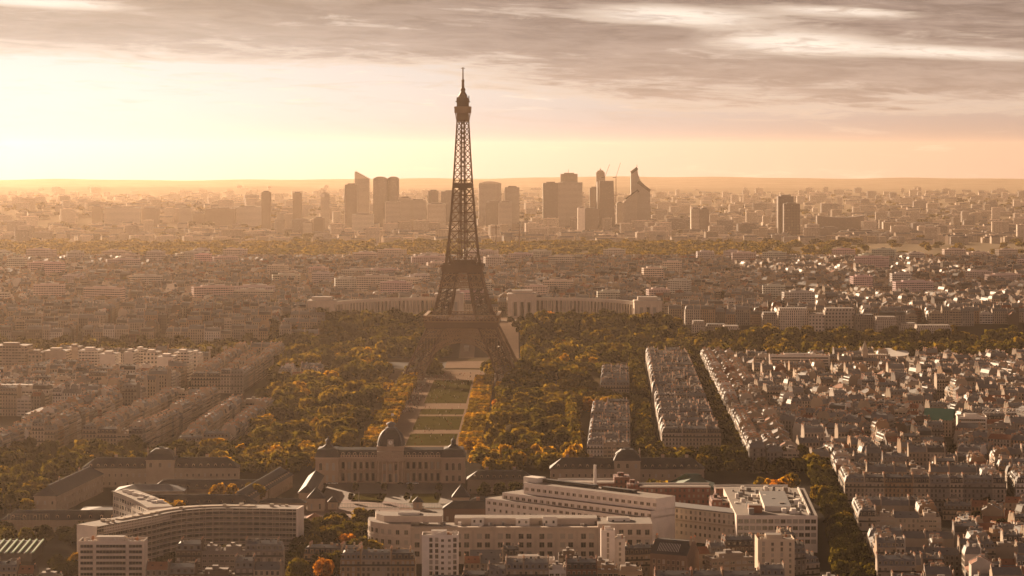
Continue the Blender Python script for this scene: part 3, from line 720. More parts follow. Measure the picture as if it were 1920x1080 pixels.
def military_school():
    T = thing('military_school', 'long stone school with a slate dome, clock and pediment at the head of the park', 'school', (-87.6, 1872, 0))
    st = (.34, .245, .175); fr = -12.0                         # front line of the wings
    w = MB()
    w.box(-53.7, -37, fr-3, 8, 0, 18.5); w.box(37, 53.7, fr-3, 8, 0, 18.5); w.box(-37, -9.6, fr+2.2, 8, 0, 18.5); w.box(9.6, 37, fr+2.2, 8, 0, 18.5)
    w.box(-9.6, 9.6, fr-2, 9, 0, 22.5)
    for s in (-1, 1):
        a, b = (9.6, 37) if s > 0 else (-37, -9.6)
        w.box(a, b, fr-.4, fr+2.2, 15.3, 18.5, bot=True); w.box(a, b, fr-.4, fr+2.2, 8.1, 9.3, bot=True); w.box(a, b, fr-.2, fr+2.2, 0, .7)
    wl = part('wall', w, M['wall'], T, st)
    for s in (-1, 1):
        co = MB(); x0, x1 = (36.4, 54.4) if s > 0 else (-54.4, -36.4); co.box(x0, x1, fr-3.8, fr-3.02, 17.4, 18.4, bot=True); part('cornice', co, M['wall'], T, (.40, .29, .21))
        a, b = (9.7, 36.3) if s > 0 else (-36.3, -9.7); co = MB()
        co.box(a, b, fr-1.0, fr-.42, 17.5, 18.4, bot=True)
        for k in range(14): x = a+(b-a)*(k+.5)/14; co.box(x-.5, x+.5, fr-.3, fr+.1, 18.4, 19.7)
        co.box(a, b, fr-.3, fr+.1, 19.7, 20.0, bot=True); part('balustrade', co, M['wall'], T, (.40, .29, .21))
    cm = MB(); cm.lathe([(.62, 0), (.62, .4), (.5, .5), (.46, 5.6), (.62, 5.9), (.66, 6.1)], 0, 0, 10); cme = cm.mesh('column', [M['wall']])
    for s in (-1, 1):
        for k in range(7):
            x = s*(10.4+26.0*k/6)
            put('column', cme, T, (x, fr+.3, 9.2), 0, (.44, .32, .235)); put('column', cme, T, (x, fr+.3, .7), 0, (.42, .30, .22), (1.05, 1.05, 1.2))
        for k in range(6):
            x = s*(12.6+26.0*k/6)
            windows(T, (x-1.2, fr+2.2), (x+1.2, fr+2.2), 1, 10.0, 1.9, 4.6); windows(T, (x-1.2, fr+2.2), (x+1.2, fr+2.2), 1, 1.2, 1.9, 5.4)
        for k in range(3):
            x = s*(40.8+4.55*k)
            windows(T, (x-1, fr-3), (x+1, fr-3), 1, 9.4, 1.9, 5.2, True); windows(T, (x-1, fr-3), (x+1, fr-3), 1, 1.6, 1.7, 4.0)
        for k in range(3):
            y = fr+3*k+1
            windows(T, (s*53.7, y-1) if s > 0 else (s*53.7, y+1), (s*53.7, y+1) if s > 0 else (s*53.7, y-1), 1, 9.4, 1.7, 5, True)
    bc = MB(); cm2 = MB(); cm2.lathe([(.75, 0), (.75, .5), (.62, .6), (.55, 14.2), (.8, 14.9), (.85, 15.2)], 0, 0, 10); cme2 = cm2.mesh('column', [M['wall']])
    for x in (-8.6, -5.6, 5.6, 8.6): put('column', cme2, T, (x, fr-3.1, .6), 0, (.42, .30, .22))
    for x in (-2.6, 2.6): put('column', cme2, T, (x, fr-3.1, .6), 0, (.42, .30, .22))
    bc.box(-10.2, 10.2, fr-4.2, fr-2.02, 15.8, 17.5, bot=True); bc.box(-10, 10, fr-4, fr-2.02, 0, .6)
    bc.face([(-10.2, fr-4.0, 17.6), (10.2, fr-4.0, 17.6), (0, fr-4.0, 22.6)])
    bc.bar((-10.6, fr-4.1, 17.8), (0, fr-4.1, 23.0), .7); bc.bar((10.6, fr-4.1, 17.8), (0, fr-4.1, 23.0), .7); bc.bar((-10.6, fr-4.1, 17.7), (10.6, fr-4.1, 17.7), .6)
    bc.face([(-10.2, fr-4.0, 17.6), (0, fr-4.0, 22.6), (0, fr+3, 22.6), (-10.2, fr+3, 17.6)]); bc.face([(0, fr-4.0, 22.6), (10.2, fr-4.0, 17.6), (10.2, fr+3, 17.6), (0, fr+3, 22.6)])
    for k in range(9):
        x = -5.6+1.4*k; bc.lathe([(.5, 18.2+.0), (.55, 18.9), (.3, 19.4+max(0, 2-abs(x)*.4))], x, fr-4.1, 6)
    part('pediment', bc, M['wall'], T, (.38, .275, .20))
    for x in (-4.1, 0, 4.1):
        windows(T, (x-1, fr-2), (x+1, fr-2), 1, 9.2, 1.8, 4.4); windows(T, (x-1, fr-2), (x+1, fr-2), 1, .7, 2.0, 6.0, True)
    # roofs
    r = MB()
    for s in (-1, 1):
        a, b = (9.6, 38) if s > 0 else (-38, -9.6)
        r.face([(a, fr+.4, 18.6), (b, fr+.4, 18.6), (b, fr+3.6, 23.2), (a, fr+3.6, 23.2)]); r.face([(a, fr+3.6, 23.2), (b, fr+3.6, 23.2), (b, -2, 24.6), (a, -2, 24.6)])
        r.face([(b, 8, 18.6), (a, 8, 18.6), (a, -2, 24.6), (b, -2, 24.6)])
    rf = part('roof', r, M['slate'], T)
    d = MB(); d.lathe([(.95, 0), (.95, .1)], 0, 0, 12)
    dm = MB(); n = 14
    ring = [(.75*math.cos(2*math.pi*k/n), 1.0+.75*math.sin(2*math.pi*k/n)) for k in range(n)]; out = [(1.15*math.cos(2*math.pi*k/n), 1.0+1.15*math.sin(2*math.pi*k/n)) for k in range(n)]
    dm.face([(x, -.05, z) for x, z in ring], 1)
    for k in range(n):
        j = (k+1) % n; dm.face([(ring[k][0], -.1, ring[k][1]), (ring[j][0], -.1, ring[j][1]), (out[j][0], -.1, out[j][1]), (out[k][0], -.1, out[k][1])], 0)
        dm.face([(out[k][0], -.1, out[k][1]), (out[j][0], -.1, out[j][1]), (out[j][0], 1.6, out[j][1]), (out[k][0], 1.6, out[k][1])], 0)
    dme = dm.mesh('dormer', [M['stone'], M['glass']])
    for s in (-1, 1):
        for k in range(6): put('dormer', dme, rf, (s*(12.8+4.3*k), fr+1.0, 19.6))
        pv = MB(); c0 = s*45.35
        pr = [(9.6, 18.6), (8.7, 19.6), (8.0, 21.4), (7.3, 23.6), (6.6, 24.2), (4.4, 24.9), (2.4, 26.6)]
        fr_ = [(1.0, 18.6), (.93, 19.8), (.83, 22.2), (.78, 24.0), (.42, 24.9), (.20, 26.6)]
        for (f0, z0), (f1, z1) in zip(fr_, fr_[1:]):
            q0 = [(c0+x*9.1*f0, -3.4+y*11.7*f0, z0) for x, y in ((-1, -1), (1, -1), (1, 1), (-1, 1))]; q1 = [(c0+x*9.1*f1, -3.4+y*11.7*f1, z1) for x, y in ((-1, -1), (1, -1), (1, 1), (-1, 1))]
            for i in range(4): pv.face([q0[i], q0[(i+1) % 4], q1[(i+1) % 4], q1[i]])
        pv.lathe([(1.7, 27), (1.7, 29), (2.1, 29.1), (1.6, 30.2), (.5, 31.2), (.1, 33)], c0, -4, 10)
        pf = part('pavilion_roof', pv, M['slate'], T)
        for k in (-4.2, 0, 4.2): put('dormer', dme, pf, (c0+k, -13.2, 19.4))
        sk = MB(); sk.face([(c0-9, -14.5, 18.62), (c0+9, -14.5, 18.62), (c0+9, 8, 18.62), (c0-9, 8, 18.62)]); part('lead_flat', sk, M['zinc'], pf)
    # attic and dome
    at = MB(); at.box(-9.8, 9.8, -8.5, 9.2, 22.5, 25.2); at.box(-10.2, 10.2, -9, 9.6, 25.2, 25.9, bot=True)
    for s in (-1, 1): at.box(s*8.6-1.2, s*8.6+1.2, -9.4, -8.5, 22.5, 25.2)
    part('attic', at, M['wall'], T, st)
    dpr = [(10.0, 25.9), (9.9, 27.5), (9.6, 29.5), (9.0, 31.6), (8.0, 33.7), (6.6, 35.6), (5.0, 37.0), (3.6, 37.8)]
    dd = MB(); dd.lathe(dpr, 0, 0, 32, 0, True, R(45)*0)
    dome = part('dome', dd, M['slate'], T)
    for o in dome.data.polygons: o.use_smooth = False
    rb = MB()
    for sx in (-1, 1):
        for sy in (-1, 1):
            kq = (2*(math.cos(R(45))**3.2))**(-1/3.2)*math.cos(R(45))
            pts = [np.array((sx*q*kq, sy*q*kq, z)) for q, z in dpr]
            for a, b in zip(pts, pts[1:]): rb.bar(a*[1.02, 1.02, 1], b*[1.02, 1.02, 1], .8)
    part('dome_rib', rb, M['zinc'], dome)
    ck = MB(); n = 20
    ck.face([(1.5*math.cos(2*math.pi*k/n), -10.6, 28.6+1.5*math.sin(2*math.pi*k/n)) for k in range(n)], 1)
    for k in range(n):
        a, b = 2*math.pi*k/n, 2*math.pi*(k+1)/n
        for r0, r1, y in ((1.5, 2.3, -10.7),): ck.face([(r0*math.cos(a), y, 28.6+r0*math.sin(a)), (r0*math.cos(b), y, 28.6+r0*math.sin(b)), (r1*math.cos(b), y, 28.6+r1*math.sin(b)), (r1*math.cos(a), y, 28.6+r1*math.sin(a))], 0)
    ck.box(-2.6, 2.6, -10.5, -8.5, 25.9, 27.2); ck.box(-2.2, 2.2, -10.4, -8, 27.2, 30.9, bot=True)
    ck.bar((0, -10.7, 28.6), (0, -10.7, 29.8), .2, 2); ck.bar((0, -10.7, 28.6), (.9, -10.7, 28.3), .2, 2)
    part('clock', ck, [M['stone'], M['white'], M['ironwork']], dome)
    ln = MB(); ln.lathe([(3.6, 37.7), (4.0, 38.2), (3.9, 38.6), (2.6, 39.0), (2.5, 40.6), (3.6, 40.8), (3.3, 41.6), (2.0, 42.3), (.5, 42.8)], 0, 0, 14)
    part('lantern', ln, M['zinc'], dome)
    fg = MB(); fg.bar((0, 0, 42), (0, 0, 49), .22); fg.face([(0, 0, 46.8), (1.9, .3, 46.9), (2.0, .2, 48.7), (0, 0, 48.9)], 1); part('flagpole', fg, [M['ironwork'], M['white']], dome)
    lm(-87, 1872, 'the domed school')
military_school()
def wing_pavilion(T, w, d, H, Hr, tint):
    b = MB(); b.box(-w/2, w/2, -d/2-1.2, d/2+1.2, 0, H); b.box(-w/2-.5, w/2+.5, -d/2-1.7, -d/2-1.2, H-.7, H-.05, bot=True)
    p = part('pavilion', b, M['wall'], T, tint)
    r = MB(); a, c = w/2+.6, d/2+1.7
    for k, (f0, z0, f1, z1) in enumerate(((1, H, .78, H+4.2), (.78, H+4.2, .42, H+7.2))):
        q0 = [(-a*f0, -c*f0, z0), (a*f0, -c*f0, z0), (a*f0, c*f0, z0), (-a*f0, c*f0, z0)]; q1 = [(-a*f1, -c*f1, z1), (a*f1, -c*f1, z1), (a*f1, c*f1, z1), (-a*f1, c*f1, z1)]
        for i in range(4): r.face([q0[i], q0[(i+1) % 4], q1[(i+1) % 4], q1[i]])
        if k: r.face(q1)
    r.box(-1.8, 1.8, -1.2, 1.2, H+7.2, H+8.2)
    part('pavilion_roof', r, M['slate'], p)
    for s in (-1, 1): put('chimney', CHM(), p, (s*(w/2-.3), 0, H+1.5), 0, tint, (1.3, 1, 1.6))
    windows(p, (-w/2, -d/2-1.2), (w/2, -d/2-1.2), 3, H-5.2, 1.8, 3.2, True)
    return p
T = hall('school_wing', 'low stone wing with square roofed pavilion and small dormers, left of the domed school', -250, 1843, R(1), 110, 16, 13.5, 6.6, nwin=26, rows=2, dorm=20, chim=3)
wing_pavilion(T, 20, 16, 19.5, 0, (.34, .26, .19)); lm(-250, 1843, 'the pavilioned school wing')
T = hall('school_wing', 'low stone wing with square roofed pavilion between the domed school and the brick offices', 82, 1842, R(-1), 109, 16, 13, 7, nwin=24, rows=2, dorm=20, chim=6, tint=(.28, .21, .155))
wing_pavilion(T, 18.5, 16, 19, 0, (.34, .255, .185)); lm(82, 1842, 'the second school wing')
dk = (.20, .15, .11)
G1 = 'slate roofed barracks of the school'
hall('barracks', 'long slate barracks receding towards the pavilioned wing, pale side wall with many windows', -300, 1752, R(84), 118, 15, 12.5, 6, nwin=20, rows=2, dorm=0, tint=(.30, .23, .17), group=G1, chim=2)
hall('barracks', 'low slate barracks lowest at the wood edge, with a row of tall white dormers', -277, 1618, R(0), 82, 13, 8.5, 5, nwin=16, rows=1, dorm=11, tint=(.34, .25, .18), group=G1)
hall('stable_block', 'plain flat eaved hall with three dark openings beside the slate barracks', -244, 1748, R(0), 46, 22, 10, 3.2, 'zinc', tint=(.24, .185, .14), nwin=6, rows=1)
hall('stable_block', 'squat grey roofed hall in front of the plain flat eaved hall', -262, 1676, R(2), 34, 26, 6, 2.0, 'zinc', tint=(.2, .16, .12))
hall('barracks', 'dark slate barracks across the court behind golden trees, dormers in a line', -205, 1762, R(0), 80, 14, 9, 5.6, nwin=16, rows=1, dorm=12, tint=dk, group=G1)
hall('barracks', 'dark slate barracks directly behind the curved concrete offices', -205, 1692, R(0), 74, 14, 8, 5.6, nwin=15, rows=1, dorm=9, tint=dk, group=G1)
hall('barracks', 'dark slate barracks running back from the curved offices to the school court, pale gable strip', -172, 1762, R(83), 150, 14, 9, 6, nwin=24, rows=1, dorm=22, tint=(.27, .2, .15), group=G1)
hall('court_lodge', 'low walled lodge with doors closing the tree court left of the school gates', -152, 1716, R(0), 30, 9, 5.5, 2.4, tint=(.36, .26, .19), nwin=6, rows=1, wh=2.6, z0=.7)
hall('court_wing', 'narrow school wing running forward beside the gate court on its left', -139, 1790, R(90), 92, 10, 8, 4.5, tint=(.33, .245, .18), nwin=16, rows=1)
hall('gate_pavilion', 'small square pavilion with steep slate roof at the left corner of the gate court', -130, 1716, 0, 11, 11, 8.5, 7, tint=(.38, .28, .2), nwin=2, rows=1, wh=3.4)
hall('gate_pavilion', 'small square pavilion with steep slate roof at the right corner of the gate court', -34, 1722, 0, 11, 11, 8.5, 8, tint=(.38, .28, .2), nwin=2, rows=1, wh=3.4)
hall('court_lodge', 'low walled lodge with three windows right of the school gates', -15, 1722, 0, 26, 9, 5.5, 2.6, tint=(.38, .28, .2), nwin=5, rows=1, wh=2.2)
hall('barracks', 'dark slate barracks behind trees just right of the domed school', -8, 1806, 0, 46, 14, 10, 5.5, tint=dk, nwin=11, rows=1, dorm=9, group=G1, chim=2)
hall('barracks', 'dark slate barracks receding between gate court and brick offices, skylit roof', 12, 1740, R(80), 70, 14, 9, 6.5, tint=(.16, .10, .075), nwin=10, rows=1, dorm=8, group=G1)
hall('barracks', 'low dark barracks in front of the gate court, lit chimney on top', -22, 1664, R(-2), 44, 12, 9, 4.2, tint=(.15, .09, .07), nwin=8, rows=1, chim=1, group=G1)
hall('riding_hall', 'broad hall with plain green hipped roof before the second school wing', 124, 1778, R(-3), 30, 40, 8, 8.5, 'green_roof', tint=(.22, .17, .13), nwin=6, rows=1)
for x, s in ((-119.5, 'left'), (-62.8, 'right')):
    hall('guard_lodge', f'tiny guard lodge with a pyramid roof on the {s} side of the school railings', x, 1722, 0, 6, 6, 5, 3.6, tint=(.42, .31, .22), nwin=1, rows=1, sides=False)
# railings, flagpole, hall over there
b = MB()
for k in range(77): x = -122.5+79*k/76; b.bar((x, 0, 0), (x, 0, 3.2), .16)
b.bar((-122.5, 0, 3.0), (-43.5, 0, 3.0), .14); b.bar((-122.5, 0, .5), (-43.5, 0, .5), .2)
tag(put('iron_railing', b.mesh('iron_railing', [plain('verdigris_iron', (.10, .15, .13), .6, .3)]), None, (0, 1726.5, 0)), 'pale green iron railing across the school gate court', 'railing')
b = MB(); b.lathe([(.28, 0), (.2, 8), (.08, 17)], 0, 0, 8); tag(part('flagpole', b, M['white'], None, None, (*G(673, 972), 0)), 'bare white flagpole standing beside the running track', 'flagpole')
hall('sports_lodge', 'small square tiled lodge at the near edge of the running track', *G(590, 994), R(3), 9, 8, 8, 2.6, 'tile', tint=(.42, .30, .21), nwin=2, rows=1)

# --- curved concrete offices (three arms)
def sweep(b, pts, D, z0, z1, mi=0, top=1):
    """solid following a curved line, D deep behind it (front on the right of travel)"""
    n = len(pts); nor = []
    for i in range(n):
        a, c = pts[max(0, i-1)], pts[min(n-1, i+1)]; L = math.dist(a, c); nor.append((-(c[1]-a[1])/L, (c[0]-a[0])/L))
    bk = [(p[0]+q[0]*D, p[1]+q[1]*D) for p, q in zip(pts, nor)]; u = w = 0
    for i in range(n-1):
        u = b.wall(pts[i], pts[i+1], z0, z1, mi, u); w = b.wall(bk[i+1], bk[i], z0, z1, mi, w)
        b.face([(*pts[i], z1), (*pts[i+1], z1), (*bk[i+1], z1), (*bk[i], z1)], top)
    b.wall(bk[0], pts[0], z0, z1, 2 if mi == 0 else mi); b.wall(pts[-1], bk[-1], z0, z1, 2 if mi == 0 else mi)
    return nor, bk
def bez(p0, p1, p2, n): return [tuple((1-t)**2*np.array(p0)+2*t*(1-t)*np.array(p1)+t*t*np.array(p2)) for t in [k/n for k in range(n+1)]]
def curved_offices():
    T = thing('curved_offices', 'three armed concrete offices with curved facades of gridded sun screens and flat roof', 'office', (0, 0, 0))
    front = [G(182, 985, 28)] + bez(G(290, 965, 28), G(338, 951, 28), G(420, 950.5, 28), 8) + [G(490, 951, 28), G(556, 952.5, 28)]
    front = [tuple(p) for p in front]
    fine = []
    for a, c in zip(front, front[1:]):
        m = max(1, int(math.dist(a, c)/4))
        fine += [(a[0]+(c[0]-a[0])*k/m, a[1]+(c[1]-a[1])*k/m) for k in range(m)]
    fine.append(front[-1]); H = 27; wc = (.50, .42, .345)
    b = MB(); nor, bk = sweep(b, fine, 13.5, 0, H); 
    part('wall', b, [M['office_dark'], M['terrace'], M['wall']], T, wc)
    n = len(fine); sc = MB()
    for k in range(8):                                   # floor slabs and fins of the sun screen
        z = 3.2*k+1.0
        for i in range(n-1):
            p, q = fine[i], fine[i+1]; o = 1.0
            P0, Q0 = (p[0]-nor[i][0]*o, p[1]-nor[i][1]*o), (q[0]-nor[i+1][0]*o, q[1]-nor[i+1][1]*o)
            sc.face([(*P0, z), (*Q0, z), (*Q0, z+.45), (*P0, z+.45)]); sc.face([(*p, z+.45), (*P0, z+.45), (*Q0, z+.45), (*q, z+.45)]); sc.face([(*p, z), (*P0, z), (*Q0, z), (*q, z)])
    for i in range(n):
        p = fine[i]; P0 = (p[0]-nor[i][0]*1.05, p[1]-nor[i][1]*1.05); sc.bar((*P0, 1), (*P0, 24.5), .28)
    part('sun_screen', sc, M['wall'], T, (.33, .27, .22))
    r = MB(); sweep(r, [(p[0]-q[0]*1.3, p[1]-q[1]*1.3) for p, q in zip(fine, nor)], 16, H, H+.5, 0, 0); sweep(r, [(p[0]+q[0]*4, p[1]+q[1]*4) for p, q in zip(fine[6:-6], nor[6:-6])], 4, H+.5, H+1.3, 1, 1)
    rng = random.Random(4)
    for k in range(26):
        i = rng.randrange(2, n-2); t = rng.uniform(2, 11); X, Y = fine[i][0]+nor[i][0]*t, fine[i][1]+nor[i][1]*t; s = rng.uniform(.5, 1.3); r.box(X-s, X+s, Y-s, Y+s, H+.5, H+rng.uniform(1.2, 2.2), 1)
    part('roof', r, [M['terrace'], M['stone']], T)
    ba = MB(); i0, i1 = 1, 14
    for i in range(i0, i1): ba.wall((fine[i][0]-nor[i][0]*1.1, fine[i][1]-nor[i][1]*1.1), (fine[i+1][0]-nor[i+1][0]*1.1, fine[i+1][1]-nor[i+1][1]*1.1), 23.4, 26.9, 0, i*4.0)
    part('patterned_frieze', ba, winwall('frieze_blocks', (.46, .38, .31), 1.3, 1.5, .5, .5, glass=(.16, .12, .09), band=0, curtain=0, off=.35), T)
    for (p, q, nm) in ((fine[0], bk[0], 'end_wall'), (fine[-1], bk[-1], 'end_wall')):
        e = MB(); d = .5 if p == fine[0] else -.5
        e.prism([(p[0]-d-.6, p[1]-1.2), (p[0]-d+.6, p[1]-1.2), (q[0]-d+.6, q[1]), (q[0]-d-.6, q[1])], 0, H+.7); part(nm, e, M['wall'], T, (.60, .51, .43))
    # third arm, running back, its far side sunlit
    a3 = [G(320, 951, 27), G(296, 934, 27), G(249, 919.5, 27)]; a3 = bez(*a3, 9)
    arm = thing('x', 'x', 'x'); bpy.data.objects.remove(arm)
    c = MB(); nn, bk3 = sweep(c, a3[::-1], -13, 0, H)
    part('rear_arm', c, [M['office'], M['terrace'], M['wall']], T, (.52, .43, .34))
    r2 = MB(); sweep(r2, [(p[0]-q[0]*-1, p[1]-q[1]*-1) for p, q in zip(a3[::-1], nn)], -15, H+.02, H+.6, 0, 0)
    for k in range(22):
        i = rng.randrange(1, 8); t = rng.uniform(-11, -2); p = a3[::-1][i]; X, Y = p[0]+nn[i][0]*t, p[1]+nn[i][1]*t; s = rng.uniform(.6, 1.8); r2.box(X-s, X+s, Y-s*.7, Y+s*.7, H+.6, H+rng.uniform(1.2, 2.6), 1)
    part('roof', r2, [M['terrace'], M['white']], T)
    lm(-175, 1525, 'the curved concrete offices')
M['office_dark'] = winwall('screened_glazing', 'object', 4.0, 3.2, .94, .78, glass=(.04, .034, .03), band=.06, curtain=.06)
curved_offices()

# --- grey stone ministry with a rounded end and pilastered front
def ministry():
    T = thing('ministry_building', 'broad pale stone ministry with rounded end, pilasters and three rows of square windows', 'building', (0, 0, 0))
    tint = (.47, .375, .30); Y0 = 1492; H = 22.5
    xa, xb, xc = P(770, 0, Y0), P(1121, 0, Y0), P(1223, 0, Y0)
    xl = P(686, 0, Y0); arcp = [(xa-(xa-xl)*math.sin(R(90)*k/8), Y0-2+24*(1-math.cos(R(90)*k/8))) for k in range(9)]
    poly = [(xc, Y0-2), (xc, Y0+26), (xl, Y0+26)]+arcp[::-1]+[(xb, Y0-2)]
    w = MB(); w.prism([(xa, Y0), (xb, Y0), (xb, Y0+20), (xa, Y0+20)], 0, H-1.5, 0, 1)
    left = [(xl, Y0+30), (xl, Y0+22)]+arcp[::-1]+[(xa, Y0+20)]
    w.prism([(p[0], p[1]) for p in left], 0, H+.5, 0, 1); w.prism([(xb, Y0-2), (xc, Y0-2), (xc, Y0+24), (xb, Y0+24)], 0, H+1, 0, 1)
    wl = part('wall', w, [M['wall'], M['terrace']], T, tint)
    pl = MB()
    nb = 9
    for k in range(nb+1): x = xa+(xb-xa)*k/nb; pl.box(x-.7, x+.7, Y0-.9, Y0, 0, H-3)
    pl.box(xa, xb, Y0-1.3, Y0-.02, H-3, H-1.48, bot=True); pl.box(xa, xb, Y0-2.0, Y0+3, H-1.48, H-1.0, bot=True)
    part('pilaster_front', pl, M['wall'], T, (.42, .335, .265))
    for k in range(nb):
        x = xa+(xb-xa)*(k+.5)/nb
        for z in (14.6, 9.6, 4.4):
            windows(T, (x-4.6, Y0), (x+4.6, Y0), 2, z, 2.7, 2.8)
    for z in (17.2, 11.4, 5.6):
        for p, q in list(zip(arcp[::-1], arcp[::-1][1:]))[:8]:
            windows(T, p, q, 1, z, 2.0, 2.4)
        windows(T, (xb+1, Y0-2), (xc-.5, Y0-2), 6, z, 2.4, 2.8)
    for z in (15.9, 10.2):
        b = MB()
        for p, q in zip(arcp[::-1], arcp[::-1][1:]): b.bar((p[0], p[1]-.3, z), (q[0], q[1]-.3, z), .55)
        b.bar((xb, Y0-2.3, z), (xc, Y0-2.3, z), .5); part('string_course', b, M['wall'], T, tint)
    r = MB(); rng = random.Random(9)
    up = [(xl+4, Y0+28), (xl+5, Y0+18), (xl+10, Y0+8), (xa+18, Y0+6), (xa+18, Y0+18)]; r.prism(up, H+.5, H+4.2, 0, 1)
    for x0, x1, y0, y1, h in ((P(745, 0, Y0), P(785, 0, Y0), 12, 20, 7), (P(883, 0, Y0), P(907, 0, Y0), 8, 14, 4.6), (P(967, 0, Y0), P(993, 0, Y0), 5, 12, 4.2), (P(1018, 0, Y0), P(1045, 0, Y0), 5, 13, 5.4), (P(1140, 0, Y0), P(1182, 0, Y0), 8, 16, 4.4)):
        r.box(x0, x1, Y0+y0, Y0+y1, H-1.5, H-1.5+h, 2, 1)
        for k in range(2): X = x0+(x1-x0)*(k+.5)/2; r.box(X-.6, X+.6, Y0+y0-.08, Y0+y0, H+.2, H+1.8, 3)
    r.box(xa+25, xb, Y0+12, Y0+26, H-1.5, H+2.2, 0, 1)
    for k in range(40): x = rng.uniform(xa, xc-2); y = rng.uniform(2, 18); s = rng.uniform(.3, 1.1); r.box(Y0*0+x-s, x+s, Y0+y-s, Y0+y+s, H-1.5, H-1.5+rng.uniform(.8, 2.6), rng.choice((1, 2, 4)))
    part('rooftop', r, [M['wall'], M['terrace'], M['white'], M['glass'], M['zinc']], T, tint)
    lm((xa+xb)/2, Y0+5, 'the pilastered ministry')
ministry()

# --- white stepped offices and their long tail
def stepped_offices():
    T = thing('stepped_offices', 'white terraced offices stepping down in tiers with small square windows, behind the ministry', 'office', (0, 0, 0))
    A, B = np.array(G(990, 905, 28)), np.array(G(1238, 935, 28)); u = (B-A)/np.linalg.norm(B-A); v = np.array((-u[1], u[0])); L = np.linalg.norm(B-A)
    q = lambda s, t: tuple(A+u*s+v*t); wh = (.66, .57, .50)
    for k, (s0, t0, t1, z0, z1) in enumerate(((-24, -14, 14, 0, 16.5), (-14, -9, 14, 16.5, 20.5), (0, -4, 14, 20.5, 27.5))):
        w = MB(); w.prism([q(s0, t0), q(L, t0), q(L, t1), q(s0, t1)], z0, z1+.9, 0, 1)
        tier = part('wall', w, [M['wall'], M['terrace']], T, wh)
        n = int((L-s0)/5)
        for j in range(n):
            s = s0+3+(L-s0-4)*j/(n-1)
            for zz in ((z1-2.6, ) if k < 2 else (23.8, )):
                for dx in (-.75, .75): windows(tier, q(s+dx-.5, t0), q(s+dx+.5, t0), 1, zz, 1.05, 1.5)
            if k == 0:
                for zz in (9.6, 5.5): windows(tier, q(s-.5, t0), q(s+.5, t0), 1, zz, 1.4, 1.5)
        ends = [(q(s0, t1), q(s0, t0))]
        for p0, p1 in ends: windows(tier, p0, p1, 3, z1-2.6, 1.1, 1.5)
    r = MB(); r.prism([q(6, 5), q(52, 5), q(52, 9), q(6, 9)], 28.4, 30.6, 0); r.prism([q(58, 5), q(84, 5), q(84, 9), q(58, 9)], 28.4, 30.2, 0); r.prism([q(-4, 0), q(8, 0), q(8, 8), q(-4, 8)], 27, 31.5, 1)
    part('rooftop', r, [M['ironwork'], M['white']], T)
    lm(*q(L/2, 0), 'the white stepped offices')
    T2 = thing('long_offices', 'long pale two storey office wing under a thin grey roof, joining the white offices', 'office', (0, 0, 0))
    A2, B2 = np.array(G(1220, 946, 20)), np.array(G(1382, 964, 20)); u2 = (B2-A2)/np.linalg.norm(B2-A2); v2 = np.array((-u2[1], u2[0])); L2 = np.linalg.norm(B2-A2); q2 = lambda s, t: tuple(A2+u2*s+v2*t)
    w = MB(); w.prism([q2(0, 0), q2(L2, 0), q2(L2, 14), q2(0, 14)], 0, 20, 0, 1); part('wall', w, M['wall'], T2, (.47, .385, .31))
    r = MB(); r.prism([q2(-.8, -1), q2(L2+.6, -1), q2(L2+.6, 15), q2(-.8, 15)], 20.02, 20.7, 0, bot=True); r.prism([q2(0, -1.4), q2(L2, -1.4), q2(L2, -.03), q2(0, -.03)], 12.2, 12.8, 1, bot=True); part('roof', r, [M['zinc'], M['stone']], T2)
    for z in (17.0, 13.6, 8.5, 4): windows(T2, q2(.6, 0), q2(L2-.6, 0), 18, z, 1.3, 1.9)
    T3 = thing('white_offices', 'big white office block at the boulevard corner with rooftop plant and rows of triple windows', 'office', (0, 0, 0))
    x0, x1, y0, y1 = 133.5, 181.5, 1536, 1662; k = .066; f = lambda x, y: (x+(y-y0)*.02, y-(x-x0)*.03)
    w = MB(); w.prism([f(x0, y0), f(x1, y0), f(x1+4, y1), f(x0, y1)], 0, 22, 0, 1); part('wall', w, [M['wall'], M['terrace']], T3, (.62, .535, .46))
    for z in (17.4, 13.4, 9.4, 5.4): windows(T3, f(x0+.5, y0), f(x1-.5, y0), 13, z, 2.7, 2.1); windows(T3, f(x1, y0), f(x1+4, y1), 11, z, 2.7, 2.1)
    r = MB(); rng = random.Random(3)
    r.prism([f(x0+8, y0+10), f(x0+16, y0+10), f(x0+16, y0+18), f(x0+8, y0+18)], 22, 26.5, 1, 0); r.prism([f(x0+18, y0+18), f(x0+34, y0+18), f(x0+36, y0+88), f(x0+20, y0+88)], 22, 25, 2, 3)
    r.prism([f(x1-5, y0+2), f(x1-4, y0+2), f(x1, y1-4), f(x1-1, y1-4)], 22, 23.2, 2, 2)
    for _ in range(60): x = rng.uniform(x0+3, x1-6); y = rng.uniform(y0+5, y1-8); s = rng.uniform(.4, 1.6); p = f(x, y); r.box(p[0]-s, p[0]+s, p[1]-s*1.6, p[1]+s*1.6, 22, 22+rng.uniform(.8, 3.8), rng.choice((0, 2, 2, 3)))
    part('rooftop', r, [M['terrace'], M['tile'], M['white'], M['zinc']], T3, (.62, .535, .46))
    lm(158, 1590, 'the big white offices')
stepped_offices()
